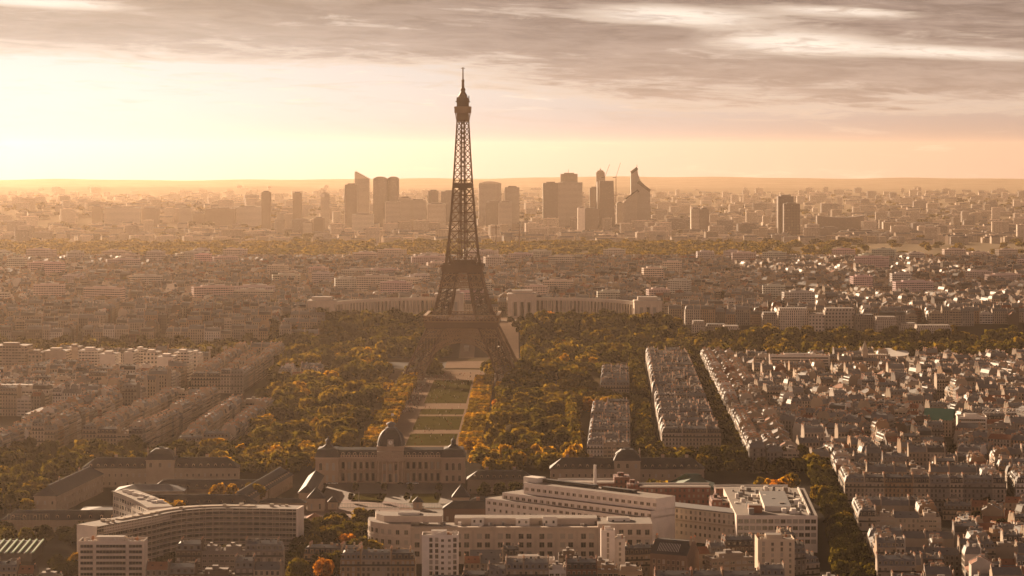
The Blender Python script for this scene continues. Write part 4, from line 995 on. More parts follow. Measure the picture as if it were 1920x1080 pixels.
def brick_offices(label, x0, x1, y, D, H, steps, tower=None, rz=0):
    T = thing('brick_offices', label, 'office', ((x0+x1)/2, y, 0), rz, 'red brick offices'); h = (x1-x0)/2
    b = MB(); b.prism([(-h, -D/2), (h, -D/2), (h, D/2), (-h, D/2)], 0, H, 0, 1); part('wall', b, [M['brick'], M['terrace']], T)
    c = MB()
    for a in (-D/2-.3, D/2-.3): c.box(-h-.3, h+.3, a, a+.6, H, H+.9, 0, bot=True)
    part('coping', c, M['white'] if steps else M['stone'], T)
    if tower:
        for tx, tw, th in tower: t = MB(); t.box(tx-tw, tx+tw, -D/2-.6, D/2-2, 0, th); t.box(tx-tw*.5, tx+tw*.3, -2, 2, th, th+2); part('stair_tower', t, [M['brick']], T)
    return T
brick_offices('dark red brick offices with a pale roof line, behind the white stepped offices', P(1047, 0, 1690), P(1180, 0, 1690), 1690, 18, 22.5, True, [(18, 5, 26.5)])
brick_offices('dark red brick offices in the middle of the brick row, before the green roof', P(1182, 0, 1672), P(1330, 0, 1672), 1672, 16, 22, True, [(-24, 4, 24)])
brick_offices('dark red brick offices with ribbon windows adjoining the big white block', P(1332, 0, 1612), P(1400, 0, 1612), 1612, 22, 20.5, False, [(-8, 3, 22.5)])
brick_offices('long dark red brick offices along the far side of the big white block', P(1342, 0, 1700), P(1480, 0, 1700), 1706, 14, 16.5, True)
lm(88, 1690, 'the red brick offices')
b = MB(); b.lathe([(1.1, 0), (1.0, 30), (.8, 34), (.95, 34.2), (.9, 35)], 0, 0, 10); tag(part('factory_chimney', b, M['white'], None, None, (P(1115, 0, 1684), 1676, 0)), 'slim white chimney rising out of the red brick offices', 'chimney')

# --- white apartment slabs near the lower edge
def slab(label, x0, x1, Y, D, H, tint, cols, bands=False, z=0.0, name='apartment_slab', rz=0, roofm='terrace', frame=None):
    T = thing(name, label, 'apartment block', ((x0+x1)/2, Y, z), rz, 'modern apartment slabs'); h = (x1-x0)/2; rng = random.Random(int(abs(x0)*10+Y))
    b = MB(); b.prism([(-h, 0), (h, 0), (h, D), (-h, D)], 0, H, 0, 1); 
    for X0, X1, Y0, Y1 in ((-h, h, 0, .3), (-h, h, D-.3, D), (-h, -h+.3, .3, D-.3), (h-.3, h, .3, D-.3)): b.box(X0, X1, Y0, Y1, H, H+1)
    part('wall', b, [M['wall'], M[roofm]], T, tint)
    nf = int(H/3)
    for k in range(nf):
        zz = H-2.5-3*k
        if HOR+(CAMZ-z-zz)*F/Y > 1110: break
        if bands:
            for a, c in bands:
                g = MB(); g.face([(-h+2*h*a, -.06, zz), (-h+2*h*c, -.06, zz), (-h+2*h*c, -.06, zz+1.5), (-h+2*h*a, -.06, zz+1.5)]); n = max(2, int((c-a)*2*h/1.6))
                for j in range(n+1): X = -h+2*h*(a+(c-a)*j/n); g.box(X-.07, X+.07, -.14, -.07, zz, zz+1.5, 1)
                part('window', g, [M['glass'], M['stone']], T)
                g = MB(); g.box(-h+2*h*a-.2, -h+2*h*c+.2, -1.1, 0, zz-1.2, zz-.1, 0, bot=True); part('balcony', g, M['wall'], T, tuple(q*.9 for q in tint))
        else:
            for a, w_, h_ in cols: windows(T, (-h+2*h*a-.5, 0), (-h+2*h*a+.5, 0), 1, zz, w_, h_)
    r = MB(); r.box(-h*.5, h*.35, D*.3, D*.75, H, H+2.6, 0, 1)
    for _ in range(int(h*1.2)): x = rng.uniform(-h+1, h-1); y = rng.uniform(1, D-1); s = rng.uniform(.25, .9); r.box(x-s, x+s, y-s*.6, y+s*.6, H, H+rng.uniform(.9, 2.8), rng.choice((0, 0, 2, 3)))
    part('rooftop', r, [M['wall'], M[roofm], M['pot'], M['white']], T, tint)
    return T
slab('white apartment slab with dark ribbon windows in front of the curved offices', P(147, 0, 1380), P(270, 0, 1380), 1380, 14, 29, (.56, .47, .39), None, bands=((.03, .22), (.27, .72), (.77, .97)))
slab('tall narrow white tower block with six columns of small windows, before the ministry', P(791, 0, 1385), P(859, 0, 1385), 1385, 13, 31.5, (.66, .58, .51), ((.25, 1.5, 1.9), (.41, 1.5, 1.9), (.57, 1.3, 1.1), (.76, 1.3, 1.1), (.91, 1.6, 1.9)))
lm(-38, 1390, 'the white tower block'); lm(-212, 1388, 'the banded white slab')
slab('white tiered apartment block with planted balconies under the ministry front', P(948, 0, 1372), P(1040, 0, 1372), 1372, 14, 20, (.56, .48, .41), None, bands=((.06, .45), (.53, .94)))
slab('cream apartment block with blank gable at the crossing of the shaded boulevard', P(1421, 0, 1400), P(1490, 0, 1400), 1400, 18, 27, (.50, .40, .30), ((.15, 1.2, 2.0), (.4, 1.2, 1.6), (.65, 1.2, 2.0), (.88, 1.0, 1.6)))
slab('white stair tower block with stepped shoulder in front of the ministry end', P(1127, 0, 1440), P(1153, 0, 1440), 1440, 9, 26, (.68, .60, .53), ((.5, 1.0, 2.0),))
slab('small white house with stepped shoulder beside the white stair tower', P(1153, 0, 1442), P(1172, 0, 1442), 1442, 9, 21, (.66, .58, .50), ((.5, 1.0, 1.4),))
# sun lit house with a big glass studio roof
def studio_house():
    x0, x1, Y = P(1212, 0, 1405), P(1318, 0, 1405), 1405; T = thing('studio_house', 'dark stone house with a tall sloping glass studio roof and steep gable', 'house', ((x0+x1)/2, Y, 0), R(-28)); 
    b = MB(); b.box(-11, 11, -8, 8, 0, 20, 0); b.face([(11, -8, 20), (11, 8, 20), (11, 2, 27), (11, -1, 27)], 0); b.face([(-11, 8, 20), (-11, -8, 20), (-11, -1, 27), (-11, 2, 27)], 0); part('wall', b, M['wall'], T, (.17, .115, .085))
    r = MB(); r.face([(-11, -8.3, 20), (11, -8.3, 20), (11, -1, 27), (-11, -1, 27)], 0); r.face([(11, 8.3, 20), (-11, 8.3, 20), (-11, 2, 27), (11, 2, 27)], 0); r.face([(-11, -1, 27), (11, -1, 27), (11, 2, 27), (-11, 2, 27)], 0); rf = part('roof', r, M['slate'], T)
    g = MB(); g.face([(-7, -7.0, 21.5), (5, -7.0, 21.5), (5, -3.1, 25.3), (-7, -3.1, 25.3)], 0)
    for k in range(14): x = -7+12*k/13; g.bar((x, -7.05, 21.55), (x, -3.15, 25.35), .18, 1)
    part('skylight', g, [M['glass'], M['white']], rf)
    for x, y in ((-10.6, 0), (10.6, -2), (10.6, 3)): put('chimney', CHM(), rf, (x, y, 24), 0, (.3, .22, .16), (1, 1, 1.5))
    for z in (2, 5.2, 8.4, 11.6, 14.8): windows(T, (-10, -8), (10, -8), 7, z, 1.3, 2.1); windows(T, (-11, 8), (-11, -8), 4, z, 1.3, 2.0)
    lm((x0+x1)/2, Y, 'the glass studio house')
studio_house()
# greenhouse roof and wire arch by the curved offices
def sheds():
    T = thing('market_hall', 'low hall with pale green ribs over its dark roof near the wire aviary', 'hall', (*G(22, 1045), 0)); b = MB(); b.box(-15, 15, -16, 16, 0, 5); part('wall', b, M['wall'], T, (.12, .1, .08))
    r = MB(); r.face([(-16, -17, 5.1), (16, -17, 5.1), (16, 17, 7.5), (-16, 17, 7.5)], 0); r.face([(-16, 17, 7.5), (16, 17, 7.5), (16, 17.5, 5), (-16, 17.5, 5)], 0); part('roof', r, M['slate'], T)
    g = MB()
    for k in range(9): x = -15.5+31*k/8; g.bar((x, -17.2, 5.5), (x, 17, 7.9), .9)
    part('roof_rib', g, plain('pale_green_metal', (.30, .40, .26), .6, .3), T)
    W2 = thing('wire_aviary', 'tall cage of thin wires with a round arched end, by the low barracks', 'cage', (*G(50, 1003), 0)); b = MB()
    for k in range(14): x = -12+26*k/13; b.bar((x, 0, 0), (x, 0, 13), .12); 
    for j in range(3):
        pr = arc(14, lambda t: (-6+8.5*math.cos(math.pi*t), -.4, 11.5*math.sin(math.pi*t)*(1-.2*j)))
        for a, c in zip(pr, pr[1:]): b.bar(a, c, .16)
    for z in (4, 8, 13): b.bar((-12, 0, z), (14, 0, z), .12)
    part('wire_mesh', b, M['stone'], W2)
sheds()
# --- hillside palace with two curved colonnaded wings
def palace():
    tint = (.50, .40, .31); zb = 24.0
    for s, side in ((-1, 'left'), (1, 'right')):
        T = thing('palace_wing', f'curved colonnaded palace wing with tall end pavilion on the hill, {side} of the iron tower', 'palace', (-34, 3300, zb))
        pts = bez((s*64, 48), (s*150, 55), (s*196, -66), 16)
        if s > 0: pts = pts
        else: pts = pts[::-1]
        b = MB(); nor, bk = sweep(b, pts, 16, 0, 25.5, 0, 1); part('wall', b, [M['colonnade'], M['terrace'], M['wall']], T, tint)
        c = MB(); pr = [(p[0]-q[0]*.8, p[1]-q[1]*.8) for p, q in zip(pts, nor)]; sweep(c, pr, 1.2, 22.6, 26.8, 0, 0); part('cornice', c, M['wall'], T, (.56, .45, .35))
        k = MB(); k.lathe([(.95, 0), (.95, 22.5)], 0, 0, 8); km = k.mesh('pillar', [M['wall']])
        L = 0
        for p, q, n1 in zip(pts, pts[1:], nor):
            for t in (0.0, .5):
                X, Y = p[0]+(q[0]-p[0])*t-n1[0]*1.2, p[1]+(q[1]-p[1])*t-n1[1]*1.2; put('pillar', km, T, (X, Y, 0), 0, (.58, .47, .37))
        for nm, x, y, w, d, h in (('end_pavilion', s*203, -78, 34, 30, 30.5), ('inner_pavilion', s*47, 40, 37, 34, 32.5)):
            e = MB(); e.box(x-w/2, x+w/2, y-d/2, y+d/2, -6, h, 0, 1); e.box(x-w/2-.7, x+w/2+.7, y-d/2-.7, y+d/2+.7, h-2.4, h-.9, 0, bot=True); e.box(x-w*.36, x+w*.36, y-d*.2, y+d*.36, h, h+4, 0, 1)
            pv = part(nm, e, [M['wall'], M['terrace']], T, (.54, .43, .335))
            for k2 in range(3): windows(pv, (x-w*.36+w*.24*k2, y-d/2), (x-w*.36+w*.24*(k2+1), y-d/2), 1, 4, 3.6, 18)
            for k2 in range(4): X = x-w*.36+w*.24*k2; put('pillar', km, pv, (X, y-d/2-.6, 2.5), 0, (.6, .49, .385))
            for sx in (-1, 1): windows(pv, (x+sx*w/2, y+d*.3*-sx), (x+sx*w/2, y-d*.3*-sx), 3, 4, 3.0, 16)
        lm(-34+s*130, 3290, f'the {side} palace wing')
    T = thing('stair_terrace', 'pale terrace and basin walls stepping down between the palace wings', 'terrace', (-34, 3215, 0)); 
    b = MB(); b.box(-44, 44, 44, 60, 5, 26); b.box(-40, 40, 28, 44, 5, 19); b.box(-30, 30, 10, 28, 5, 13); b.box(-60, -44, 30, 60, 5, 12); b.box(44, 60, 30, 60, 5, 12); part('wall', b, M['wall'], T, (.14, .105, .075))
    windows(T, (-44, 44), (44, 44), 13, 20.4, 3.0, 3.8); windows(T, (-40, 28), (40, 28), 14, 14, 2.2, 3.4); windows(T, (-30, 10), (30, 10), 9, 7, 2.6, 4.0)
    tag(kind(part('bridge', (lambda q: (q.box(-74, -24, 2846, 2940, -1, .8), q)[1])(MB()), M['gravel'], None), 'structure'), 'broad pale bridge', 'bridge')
    w = MB()
    for s in (-1, 1): w.box(s*20-3, s*20+3, -170, 5, -1, 8.5); 
    part('water_steps', w, M['wall'], T, (.34, .27, .2))
palace()
# --- modern slabs beside the river on the left, and pale blocks across the river on the right
Ls = [(-14, 50, 648, 2740, 'strip', 'brown ribbon window slab at the left picture edge by the river'), (52, 78, 662, 2720, 'col', 'narrow dark slab with vertical fins beside the ribbon window slab'),
      (80, 124, 658, 2735, 'blank', 'beige slab with a blank end wall beside the finned slab'), (126, 146, 651, 2790, 'blank', 'slim tan tower slab rising behind the blank beige slab'), (147, 184, 657, 2740, 'strip', 'white slab with gridded balconies in the middle of the riverside slabs'),
      (186, 216, 664, 2690, 'blank', 'beige slab with blank face, in front of the white gridded slab'), (232, 250, 660, 2710, 'blank', 'pale narrow slab with blank end, third from the right of the riverside slabs'), (251, 268, 656, 2760, 'strip', 'brown slab receding behind the pale narrow slab'),
      (268, 294, 661, 2750, 'col', 'dark gridded slab left of the white gable slab'), (294, 325, 669, 2660, 'blank', 'slab with a bright white blank gable wall near the park edge'), (326, 354, 661, 2690, 'strip', 'striped slab with diagonal balconies beside the bright white gable'), (355, 372, 663, 2760, 'col', 'last dark riverside slab towards the park, with a pale edge')]
for x0, x1, yt, Y, st, lab in Ls:
    T = thing('riverside_slab', lab, 'apartment block', (P((x0+x1)/2, 0, Y), Y, 0), R(-4), 'riverside apartment slabs'); h = (x1-x0)/2*Y/F; H = ZT(yt, Y)
    white = 'white' in lab or 'pale' in lab; tint = (.60, .51, .43) if white else ((.30, .23, .175) if st != 'blank' else (.42, .33, .26))
    b = MB(); D = 26
    b.wall((-h, 0), (h, 0), 0, H, 1 if st == 'blank' else 0); b.wall((h, 0), (h, D), 0, H, 0); b.wall((h, D), (-h, D), 0, H, 0); b.wall((-h, D), (-h, 0), 0, H, 0); b.face([(-h, 0, H), (h, 0, H), (h, D, H), (-h, D, H)], 2)
    b.box(-h*.5, h*.4, D*.2, D*.6, H, H+2.6, 1)
    part('wall', b, [M['strip'] if st != 'col' else M['office'], M['wall'], M['terrace']], T, tint)
lm(P(180, 0, 2730), 2730, 'the riverside slabs')
W2 = [(-30, 94, 728, 2365, 18, 'long white block with recessed balconies near the left picture edge', (.60, .52, .44)), (97, 126, 738, 2360, 40, 'pale green grey blank ended block beside the long white block', (.42, .40, .32)), (40, 100, 783, 2150, 60, 'wide cream block with roof terrace storey left of the corner apartment row', (.44, .35, .265)),
      (172, 200, 752, 2330, 46, 'sunlit white corner block with rounded balconies amid the left quarter', (.64, .55, .45))]
for x0, x1, yt, Y, D, lab, tint in W2:
    T = thing('apartment_slab', lab, 'apartment block', (P((x0+x1)/2, 0, Y), Y, 0), R(-4), 'modern apartment slabs'); h = (x1-x0)/2*Y/F; H = ZT(yt, Y)
    b = MB(); b.prism([(-h, 0), (h, 0), (h, D), (-h, D)], 0, H, 0, 1); b.box(-h+2, h-2, 2, D-2, H, H+2.8, 0, 1); part('wall', b, [M['strip'], M['terrace']], T, tint)
    q = MB()
    for k in range(int(H/3)): q.box(-h, h, -1.1, -.0, 3*k+.2, 3*k+1.1, 0, bot=True)
    part('balcony', q, M['wall'], T, tuple(c*.9 for c in tint))
RV = [(1298, 1322, 602, 3120, 'rounded cream corner block at the avenue end across the river', .40, 'win'), (1325, 1362, 608, 3125, 'low grey block with a mansard tier, second along the far right bank', .28, 'win'), (1356, 1387, 611, 3100, 'small white block with many windows above the river trees', .52, 'win'), (1409, 1432, 616, 3110, 'short pale block with columns between the small white and the big white blocks', .42, 'office'),
      (1430, 1458, 586, 3150, 'tall brown block beside the biggest white block on the far bank', .26, 'win'), (1460, 1516, 578, 3160, 'biggest white block on the far bank, five rows of windows over a base', .62, 'win'), (1516, 1546, 588, 3150, 'white gridded block right of the biggest white block', .5, 'office'), (1547, 1603, 578, 3170, 'wide gridded office block with deep square bays on the far bank', .44, 'office'),
      (1604, 1640, 590, 3150, 'dark mansard block beside the gridded offices across the river', .2, 'win'), (1642, 1682, 594, 3130, 'pale block with white attic over the far bank trees', .45, 'win'), (1690, 1720, 606, 3110, 'low cream block right of the white attic block', .46, 'win'), (1718, 1784, 610, 3080, 'row of small white bow fronted houses facing the river', .52, 'win')]
for x0, x1, yt, Y, lab, v, mt in RV:
    z = terrain(300, Y)-1; H = ZT(yt, Y)-z; h = (x1-x0)/2*Y/F
    T = thing('riverbank_block', lab, 'building', (P((x0+x1)/2, 0, Y), Y, z), 0, 'blocks along the far river bank'); b = MB(); b.prism([(-h, 0), (h, 0), (h, 22), (-h, 22)], 0, H-3, 0, 1); b.box(-h+1.2, h-1.2, 1.2, 20, H-3, H, 0, 1)
    part('wall', b, [M[mt], M['zinc'] if v < .3 else M['terrace']], T, (v, v*.81, v*.65))
T = thing('oval_roof_hall', 'white oval shell roof on a low hall by the river trees', 'hall', (P(1672, 0, 2880), 2880, 6), 0); b = MB(); n = 28
b.face([(19*math.cos(2*math.pi*k/n), 28*math.sin(2*math.pi*k/n), 9.5+2.5*math.sin(2*math.pi*k/n)) for k in range(n)]); b.prism([(18.6*math.cos(2*math.pi*k/n), 27*math.sin(2*math.pi*k/n)) for k in range(n)], -6, 6.5, 1); part('shell_roof', b, [M['white'], M['stone']], T)
T = thing('turret_house', 'cream house with a pointed grey corner turret near the oval roof', 'house', (P(1626, 0, 2790), 2790, 0)); b = MB(); b.box(-4, 22, -2, 12, 0, 20); part('wall', b, M['win'], T, (.42, .33, .25)); b = MB(); b.lathe([(3.2, 0), (3.2, 24), (3.9, 24.5), (2.2, 29), (.2, 35)], -3, -3, 12); part('turret', b, M['stone'], T)
T = thing('green_roofed_hall', 'gabled hall under a bright green copper roof amid the right hand rooftops', 'hall', (P(1762, 0, 2170), 2170, 0), R(-20)); b = MB(); b.box(-12, 12, -9, 9, 0, 14); part('wall', b, M['win'], T, (.38, .28, .21)); r = MB(); r.face([(-12.5, -9.5, 14), (12.5, -9.5, 14), (12.5, 0, 23), (-12.5, 0, 23)]); r.face([(12.5, 9.5, 14), (-12.5, 9.5, 14), (-12.5, 0, 23), (12.5, 0, 23)]); part('roof', r, plain('bright_copper_green', (.07, .20, .14), .6, .4), T); lm(P(1762, 0, 2170), 2170, 'the green copper roof')
T = thing('roof_truss', 'long white open lattice truss above the roofs at the right edge', 'truss', (P(1885, 0, 2150), 2150, 0)); b = MB()
for k in range(14):
    x = -19+38*k/13
    if k < 13: b.bar((x, 0, 21.5), (x+2.92, 0, 24.5), .3); b.bar((x+2.92, 0, 21.5), (x, 0, 24.5), .3)
for z in (21.3, 24.7): b.bar((-19, 0, z), (19, 0, z), .5)
for x in (-18, 18): b.bar((x, 0, 0), (x, 0, 21), .8)
part('lattice', b, M['white'], T)
slab('white office block with dark recessed floors between the right hand rooftops', P(1796, 0, 2120), P(1850, 0, 2120), 2120, 20, 20, (.64, .56, .48), None, bands=((.05, .95),), rz=R(-6))
slab('long white balconied block among roofs below the river trees', P(1443, 0, 2740), P(1556, 0, 2740), 2740, 16, 22, (.62, .54, .46), None, bands=((.03, .97),), rz=R(-4))
lm(P(1500, 0, 2740), 2740, 'the long white balconied block'); lm(P(1823, 0, 2120), 2120, 'the white recessed offices'); lm(P(1626, 0, 2790), 2790, 'the turret house')

# ------------------------------------------------------------------ where the houses stand
rg = random.Random(11)
HA = {'zinc': 6, 'slate': 3, 'gable': .6, 'flat': .8}
# block between the two dark avenues, and the small blocks beside the park
def strip(x, y, a, Wd, L, n, fl, rng, tw=TW):
    """solid block: n files of houses running away from (x, y), a row across the near end"""
    c, s = math.cos(a), math.sin(a); q = lambda u, v: (x+c*u-s*v, y+s*u+c*v); w = Wd/n
    row(q(0, 6.5), q(Wd, 6.5), 13, fl, rng, stw=HA, tw=tw, jitter=0, flv=0)
    v = 13.5
    while v < L-8:
        d = rng.choice((11, 12, 13)); f = fl+rng.choice((-1, 0, 0, 0))
        row(q(0, v+d/2), q(Wd, v+d/2), d, f, rng, stw={'zinc': 6, 'slate': 2, 'flat': 1.5, 'gable': 1.5}, tw=tw, jitter=0, flv=1); v += d+rng.choice((0, 0, 0, 3))
a = R(-2.1); wt = {0: 6, 1: 4, 2: 1, 3: 1}
for o, bd in ((0, 270), (284, 270), (568, 285)): strip(117-math.sin(a)*o, 2016+math.cos(a)*o, a, 46, bd, 3, 6, rg, wt)
strip(57, 1962, R(-2.5), 33, 330, 2, 5, rg, {0: 5, 1: 5, 2: 2})
strip(84, 2468, R(-2.5), 28, 225, 2, 5, rg, {0: 5, 1: 5, 2: 2})
# left quarter along the park
block(-340+24+12, 2040+170, R(-3.9), 48, 340, 6, rg, stw=HA, tw={0: 6, 1: 3, 3: 1}, jitter=0, court=.9)
block(-288, 2745, R(-1.3), 52, 370, 6, rg, stw=HA, tw={0: 6, 1: 3, 3: 1}, jitter=0, court=.9)
block(-240, 2195, R(-1.5), 40, 310, 4, rg, stw=HA, tw={0: 6, 1: 3, 3: 1}, jitter=0)
block(-216, 2650, R(-4), 38, 60, 4, rg, tw={1: 3, 2: 3})
block(-375, 2190, R(-3.9), 36, 250, 6, rg, stw=HA, jitter=0, court=.8)
block(-409, 1955, R(-6), 44, 150, 6, rg, stw=HA, jitter=0)
grid([(-640, 2330), (-352, 2330), (-330, 2640), (-680, 2640)], R(-8), 70, 46, 11, 6, rg, tw={0: 4, 1: 4, 2: 4, 3: 2})
grid([(-700, 2810), (-330, 2810), (-326, 2848), (-700, 2848)], R(-2), 70, 30, 11, 6, rg)
# right hand quarters
for o, n in ((0, 6), (13, 5), (25, 5)): row((215+o, 2868), (182+o, 1916), 12, n, rg, stw=HA if o == 0 else {'gable': 4, 'flat': 3, 'zinc': 2, 'tile': 1}, jitter=0 if o == 0 else 1)
kp = lambda x, y: not (math.hypot(x-P(1762, 0, 2170), y-2170) < 18 or abs(x-P(1823, 0, 2120)) < 16 and 2112 < y < 2146 or P(1440, 0, 2740) < x < P(1560, 0, 2740) and 2725 < y < 2765 or math.hypot(x-P(1626, 0, 2790), y-2790) < 22)
for y0, y1, m_, a0, a1 in ((1914, 2080, .5, 6, -33), (2092, 2290, .45, -33, 12), (2302, 2540, .5, 14, 4), (2552, 2850, .45, 3, 16)):
    e0 = lambda y: 218+(y-1914)*.033; e1 = lambda y: 440+(y-1914)*.235; f = lambda y: e0(y)+(e1(y)-e0(y))*m_
    grid([(e0(y0), y0), (f(y0)-6, y0), (f(y1)-6, y1), (e0(y1), y1)], R(a0), 72, 46, 11, 5, rg, flv=2, keep=kp)
    grid([(f(y0)+6, y0), (e1(y0), y0), (e1(y1), y1), (f(y1)+6, y1)], R(a1), 76, 48, 11, 5, rg, flv=2, keep=kp)
WW = {0: 6, 1: 5, 2: 2, 3: 1.5, 4: 2}
block(222+54, 1745, R(-3.8), 106, 70, 6, rg, stw=HA, tw=WW, jitter=0, court=.9, flv=0); block(222+164, 1738, R(-5), 100, 70, 6, rg, stw=HA, tw=WW, jitter=0, court=.9)
block(228+54, 1838, R(-3.8), 106, 66, 6, rg, tw=WW, jitter=1, court=.9); block(228+166, 1830, R(-5), 104, 66, 6, rg, tw=WW, jitter=1, court=.9)
block(213+25, 1603, R(-3.8), 50, 62, 5, rg, stw=HA, tw=WW, jitter=0, flv=0)
grid([(272, 1610), (440, 1600), (440, 1688), (274, 1692)], R(-12), 46, 40, 9, 3, rg, tw=WW, stw={'gable': 4, 'tile': 2, 'flat': 3, 'zinc': 1})
grid([(266, 1500), (420, 1500), (420, 1600), (268, 1600)], R(10), 56, 42, 9, 4, rg, tw=WW)
block(206+34, 1484, R(-3.8), 66, 74, 5, rg, tw=WW, jitter=0)
grid([(200, 1300), (420, 1300), (420, 1495), (276, 1495), (276, 1440), (205, 1440)], R(-3), 62, 46, 10, 5, rg, tw=WW, flv=2)
grid([(445, 1600), (520, 1600), (520, 1860), (448, 1860)], R(-8), 66, 48, 11, 6, rg, tw=WW)
# lower edge
MIX = {'zinc': 3, 'slate': 2, 'gable': 3, 'tile': 1.2, 'flat': 2.5}
row((-116, 1452), (-70, 1446), 11, 4, rg, stw=MIX, tw={0: 3, 1: 3, 4: 2}, flv=0, jitter=0)
row((-24, 1446), (46, 1446), 11, 3, rg, stw=MIX, flv=1, jitter=1)
row((62, 1448), (160, 1466), 12, 5, rg, stw=MIX, flv=1, jitter=1)
row((-92, 1392), (-52, 1392), 12, 6, rg, stw=MIX, tw={0: 3, 4: 4}, flv=0, jitter=0); row((-26, 1404), (-6, 1404), 11, 4, rg, stw=MIX)
row((28, 1392), (70, 1392), 12, 5, rg, stw=MIX, flv=1); row((106, 1396), (129, 1402), 12, 6, rg, stw=MIX, flv=0); row((148, 1412), (166, 1420), 12, 5, rg, stw=MIX)
row((-60, 1340), (170, 1340), 12, 6, rg, stw=MIX, flv=2)
row((-182, 1404), (-124, 1404), 12, 7, rg, stw={'flat': 2, 'zinc': 2}, tw={3: 3, 6: 2, 0: 1}, flv=0, jitter=0)
row((-300, 1352), (-236, 1352), 12, 5, rg, stw=MIX, tw={6: 2, 3: 2, 0: 1}); row((-190, 1345), (-120, 1345), 12, 6, rg, stw=MIX, tw={6: 2, 3: 2, 0: 1}, flv=1)
row((-300, 1400), (-262, 1400), 12, 3, rg, stw=MIX, tw={6: 2, 3: 2})
NEAR_N = len(SP)
# across the river and beyond: Passy and the far west side
LT = {'zinc': 4, 'slate': 2, 'gable': 2, 'tile': .6, 'flat': 3}
far = random.Random(23)
def clear_palace(x, y): return not (abs(x+34) < 245 and y < 3400)
grid([(-760, 3060), (-235, 3060), (-240, 3330), (-800, 3330)], R(1), 95, 50, 14, 6, far, stw=HA, court=.3)
grid([(205, 3190), (760, 3190), (800, 3330), (205, 3330)], R(-2), 95, 50, 14, 5, far, court=.3)
for i in range(6):
    for j in range(5):
        x0 = -1100+i*370; y0 = 3345+j*350
        grid([(x0, y0), (x0+366, y0), (x0+366, y0+346), (x0, y0+346)], R(far.choice((-38, -20, -8, 4, 15, 30))), 92, 58, 15, 5, far, keep=clear_palace, stw=LT, court=.35, flv=2)
for _ in range(110):                                      # taller modern blocks among them
    x = far.uniform(-1000, 1050); y = far.uniform(3420, 5050)
    SP.append(dict(x=x, y=y, z=terrain(x, y), rot=far.uniform(-.4, .4), w=far.choice((30, 42, 56)), d=14, fl=far.randint(8, 11), st='flat', ti=2, tint=(far.uniform(.42, .6), far.uniform(.36, .46), .36), sx=1, hl=True, hr=True, force=False))
for i in range(8):                                        # suburbs before and behind the office towers
    for j, (y0, n) in enumerate(((6500, 1), (6900, 1), (7350, 1), (7900, 1), (8700, 1), (9700, 1), (10900, 1), (12200, 1), (13600, 1), (15200, 1))):
        wdt = (y0*.42+200)/8; x0 = -wdt*4+i*wdt
        for _ in range(46 if j < 4 else 34):
            x, y = far.uniform(x0, x0+wdt), y0+far.uniform(0, 420)*(1 if j < 4 else 2.4 if j < 7 else 3.6)
            if x < -500 and j < 4 and far.random() < .5: continue
            big = far.random() < (.14 if y0 > 6800 else .05)
            SP.append(dict(x=x, y=y, z=terrain(x, y), rot=far.uniform(-.5, .5), w=far.choice((22, 34, 48)), d=14, fl=far.randint(9, 15) if big else far.randint(3, 6), st='flat' if big or far.random() < .6 else 'gable', ti=2, tint=tuple(c*q for q in (far.uniform(1.0, 1.5)*.5/.4,) for c in far.choice((TINTS[0], TINTS[1], TINTS[1], TINTS[3]))[1]), sx=far.uniform(.9, 1.3), hl=True, hr=True, force=False))  # wall tints multiplied up: haze brightness put into the colour

# ------------------------------------------------------------------ build: the nearest as houses, the rest as one mass
vis = [s for s in SP if abs(s['x']) < s['y']*.2+16 and HOR+(CAMZ-s['z']-s['fl']*3.1-6)*F/s['y'] < 1085]
vis.sort(key=lambda s: s['y'])
NH = 285
ORD = ['closest', 'second closest', 'third closest', 'fourth closest', 'fifth closest', 'sixth closest', 'seventh closest', 'eighth closest', 'ninth closest', 'tenth closest', 'eleventh closest', 'twelfth closest', 'thirteenth closest', 'fourteenth closest', 'fifteenth closest', 'sixteenth closest', 'seventeenth closest', 'eighteenth closest', 'nineteenth closest', 'twentieth closest']
lm(200, 1640, 'the shaded boulevard'); lm(140, 2020, 'the avenue wedge front'); lm(310, 1560, 'the hillside rooftops'); lm(-330, 2045, 'the corner apartment row'); lm(170, 1905, 'the dark avenue mouth'); lm(-240, 2045, 'the lower park side row'); lm(72, 1965, 'the slim park side block')
bag = {}
for s in vis[:NH]:
    c = min(LM, key=lambda q: math.hypot(q[0]-s['x'], (q[1]-s['y'])*.6)); dx, dy = s['x']-c[0], (s['y']-c[1])*.6
    s['dist'] = math.hypot(dx, dy); s['dir'] = ('right of' if dx > 0 else 'left of') if abs(dx) > abs(dy) else ('behind' if dy > 0 else 'before'); s['lm'] = c[2]
    bag.setdefault((s['ti'], s['fl'], s['st'], s['dir'], s['lm']), []).append(s)
for k, lst in bag.items():
    lst.sort(key=lambda s: s['dist'])
    for i, s in enumerate(lst):
        what = {'zinc': 'zinc mansard', 'slate': 'slate mansard', 'gable': 'zinc gable', 'tile': 'tiled gable', 'flat': 'flat terrace'}[s['st']]
        s['label'] = f"{TINTS[s['ti']][0]} {FLW[s['fl']]}-storey house with {what} roof, " + (ORD[i]+' ' if len(lst) > 1 else '') + f"{s['dir']} {s['lm']}"
for s in vis[:NH]: house(s, s['label'], s['y'] < 1640)
print('houses', len(vis), 'near', vis[NH-1]['y'], len([s for s in vis[:NH] if s['y'] < 1640]))
SM = [M['a_win'], M['a_strip'], M['a_wall'], M['zinc'], M['slate'], M['tile'], M['terrace'], M['white'], M['glass'], M['ironwork'], M['pot']]
IX = {m.name: i for i, m in enumerate(SM)}
LC = {}
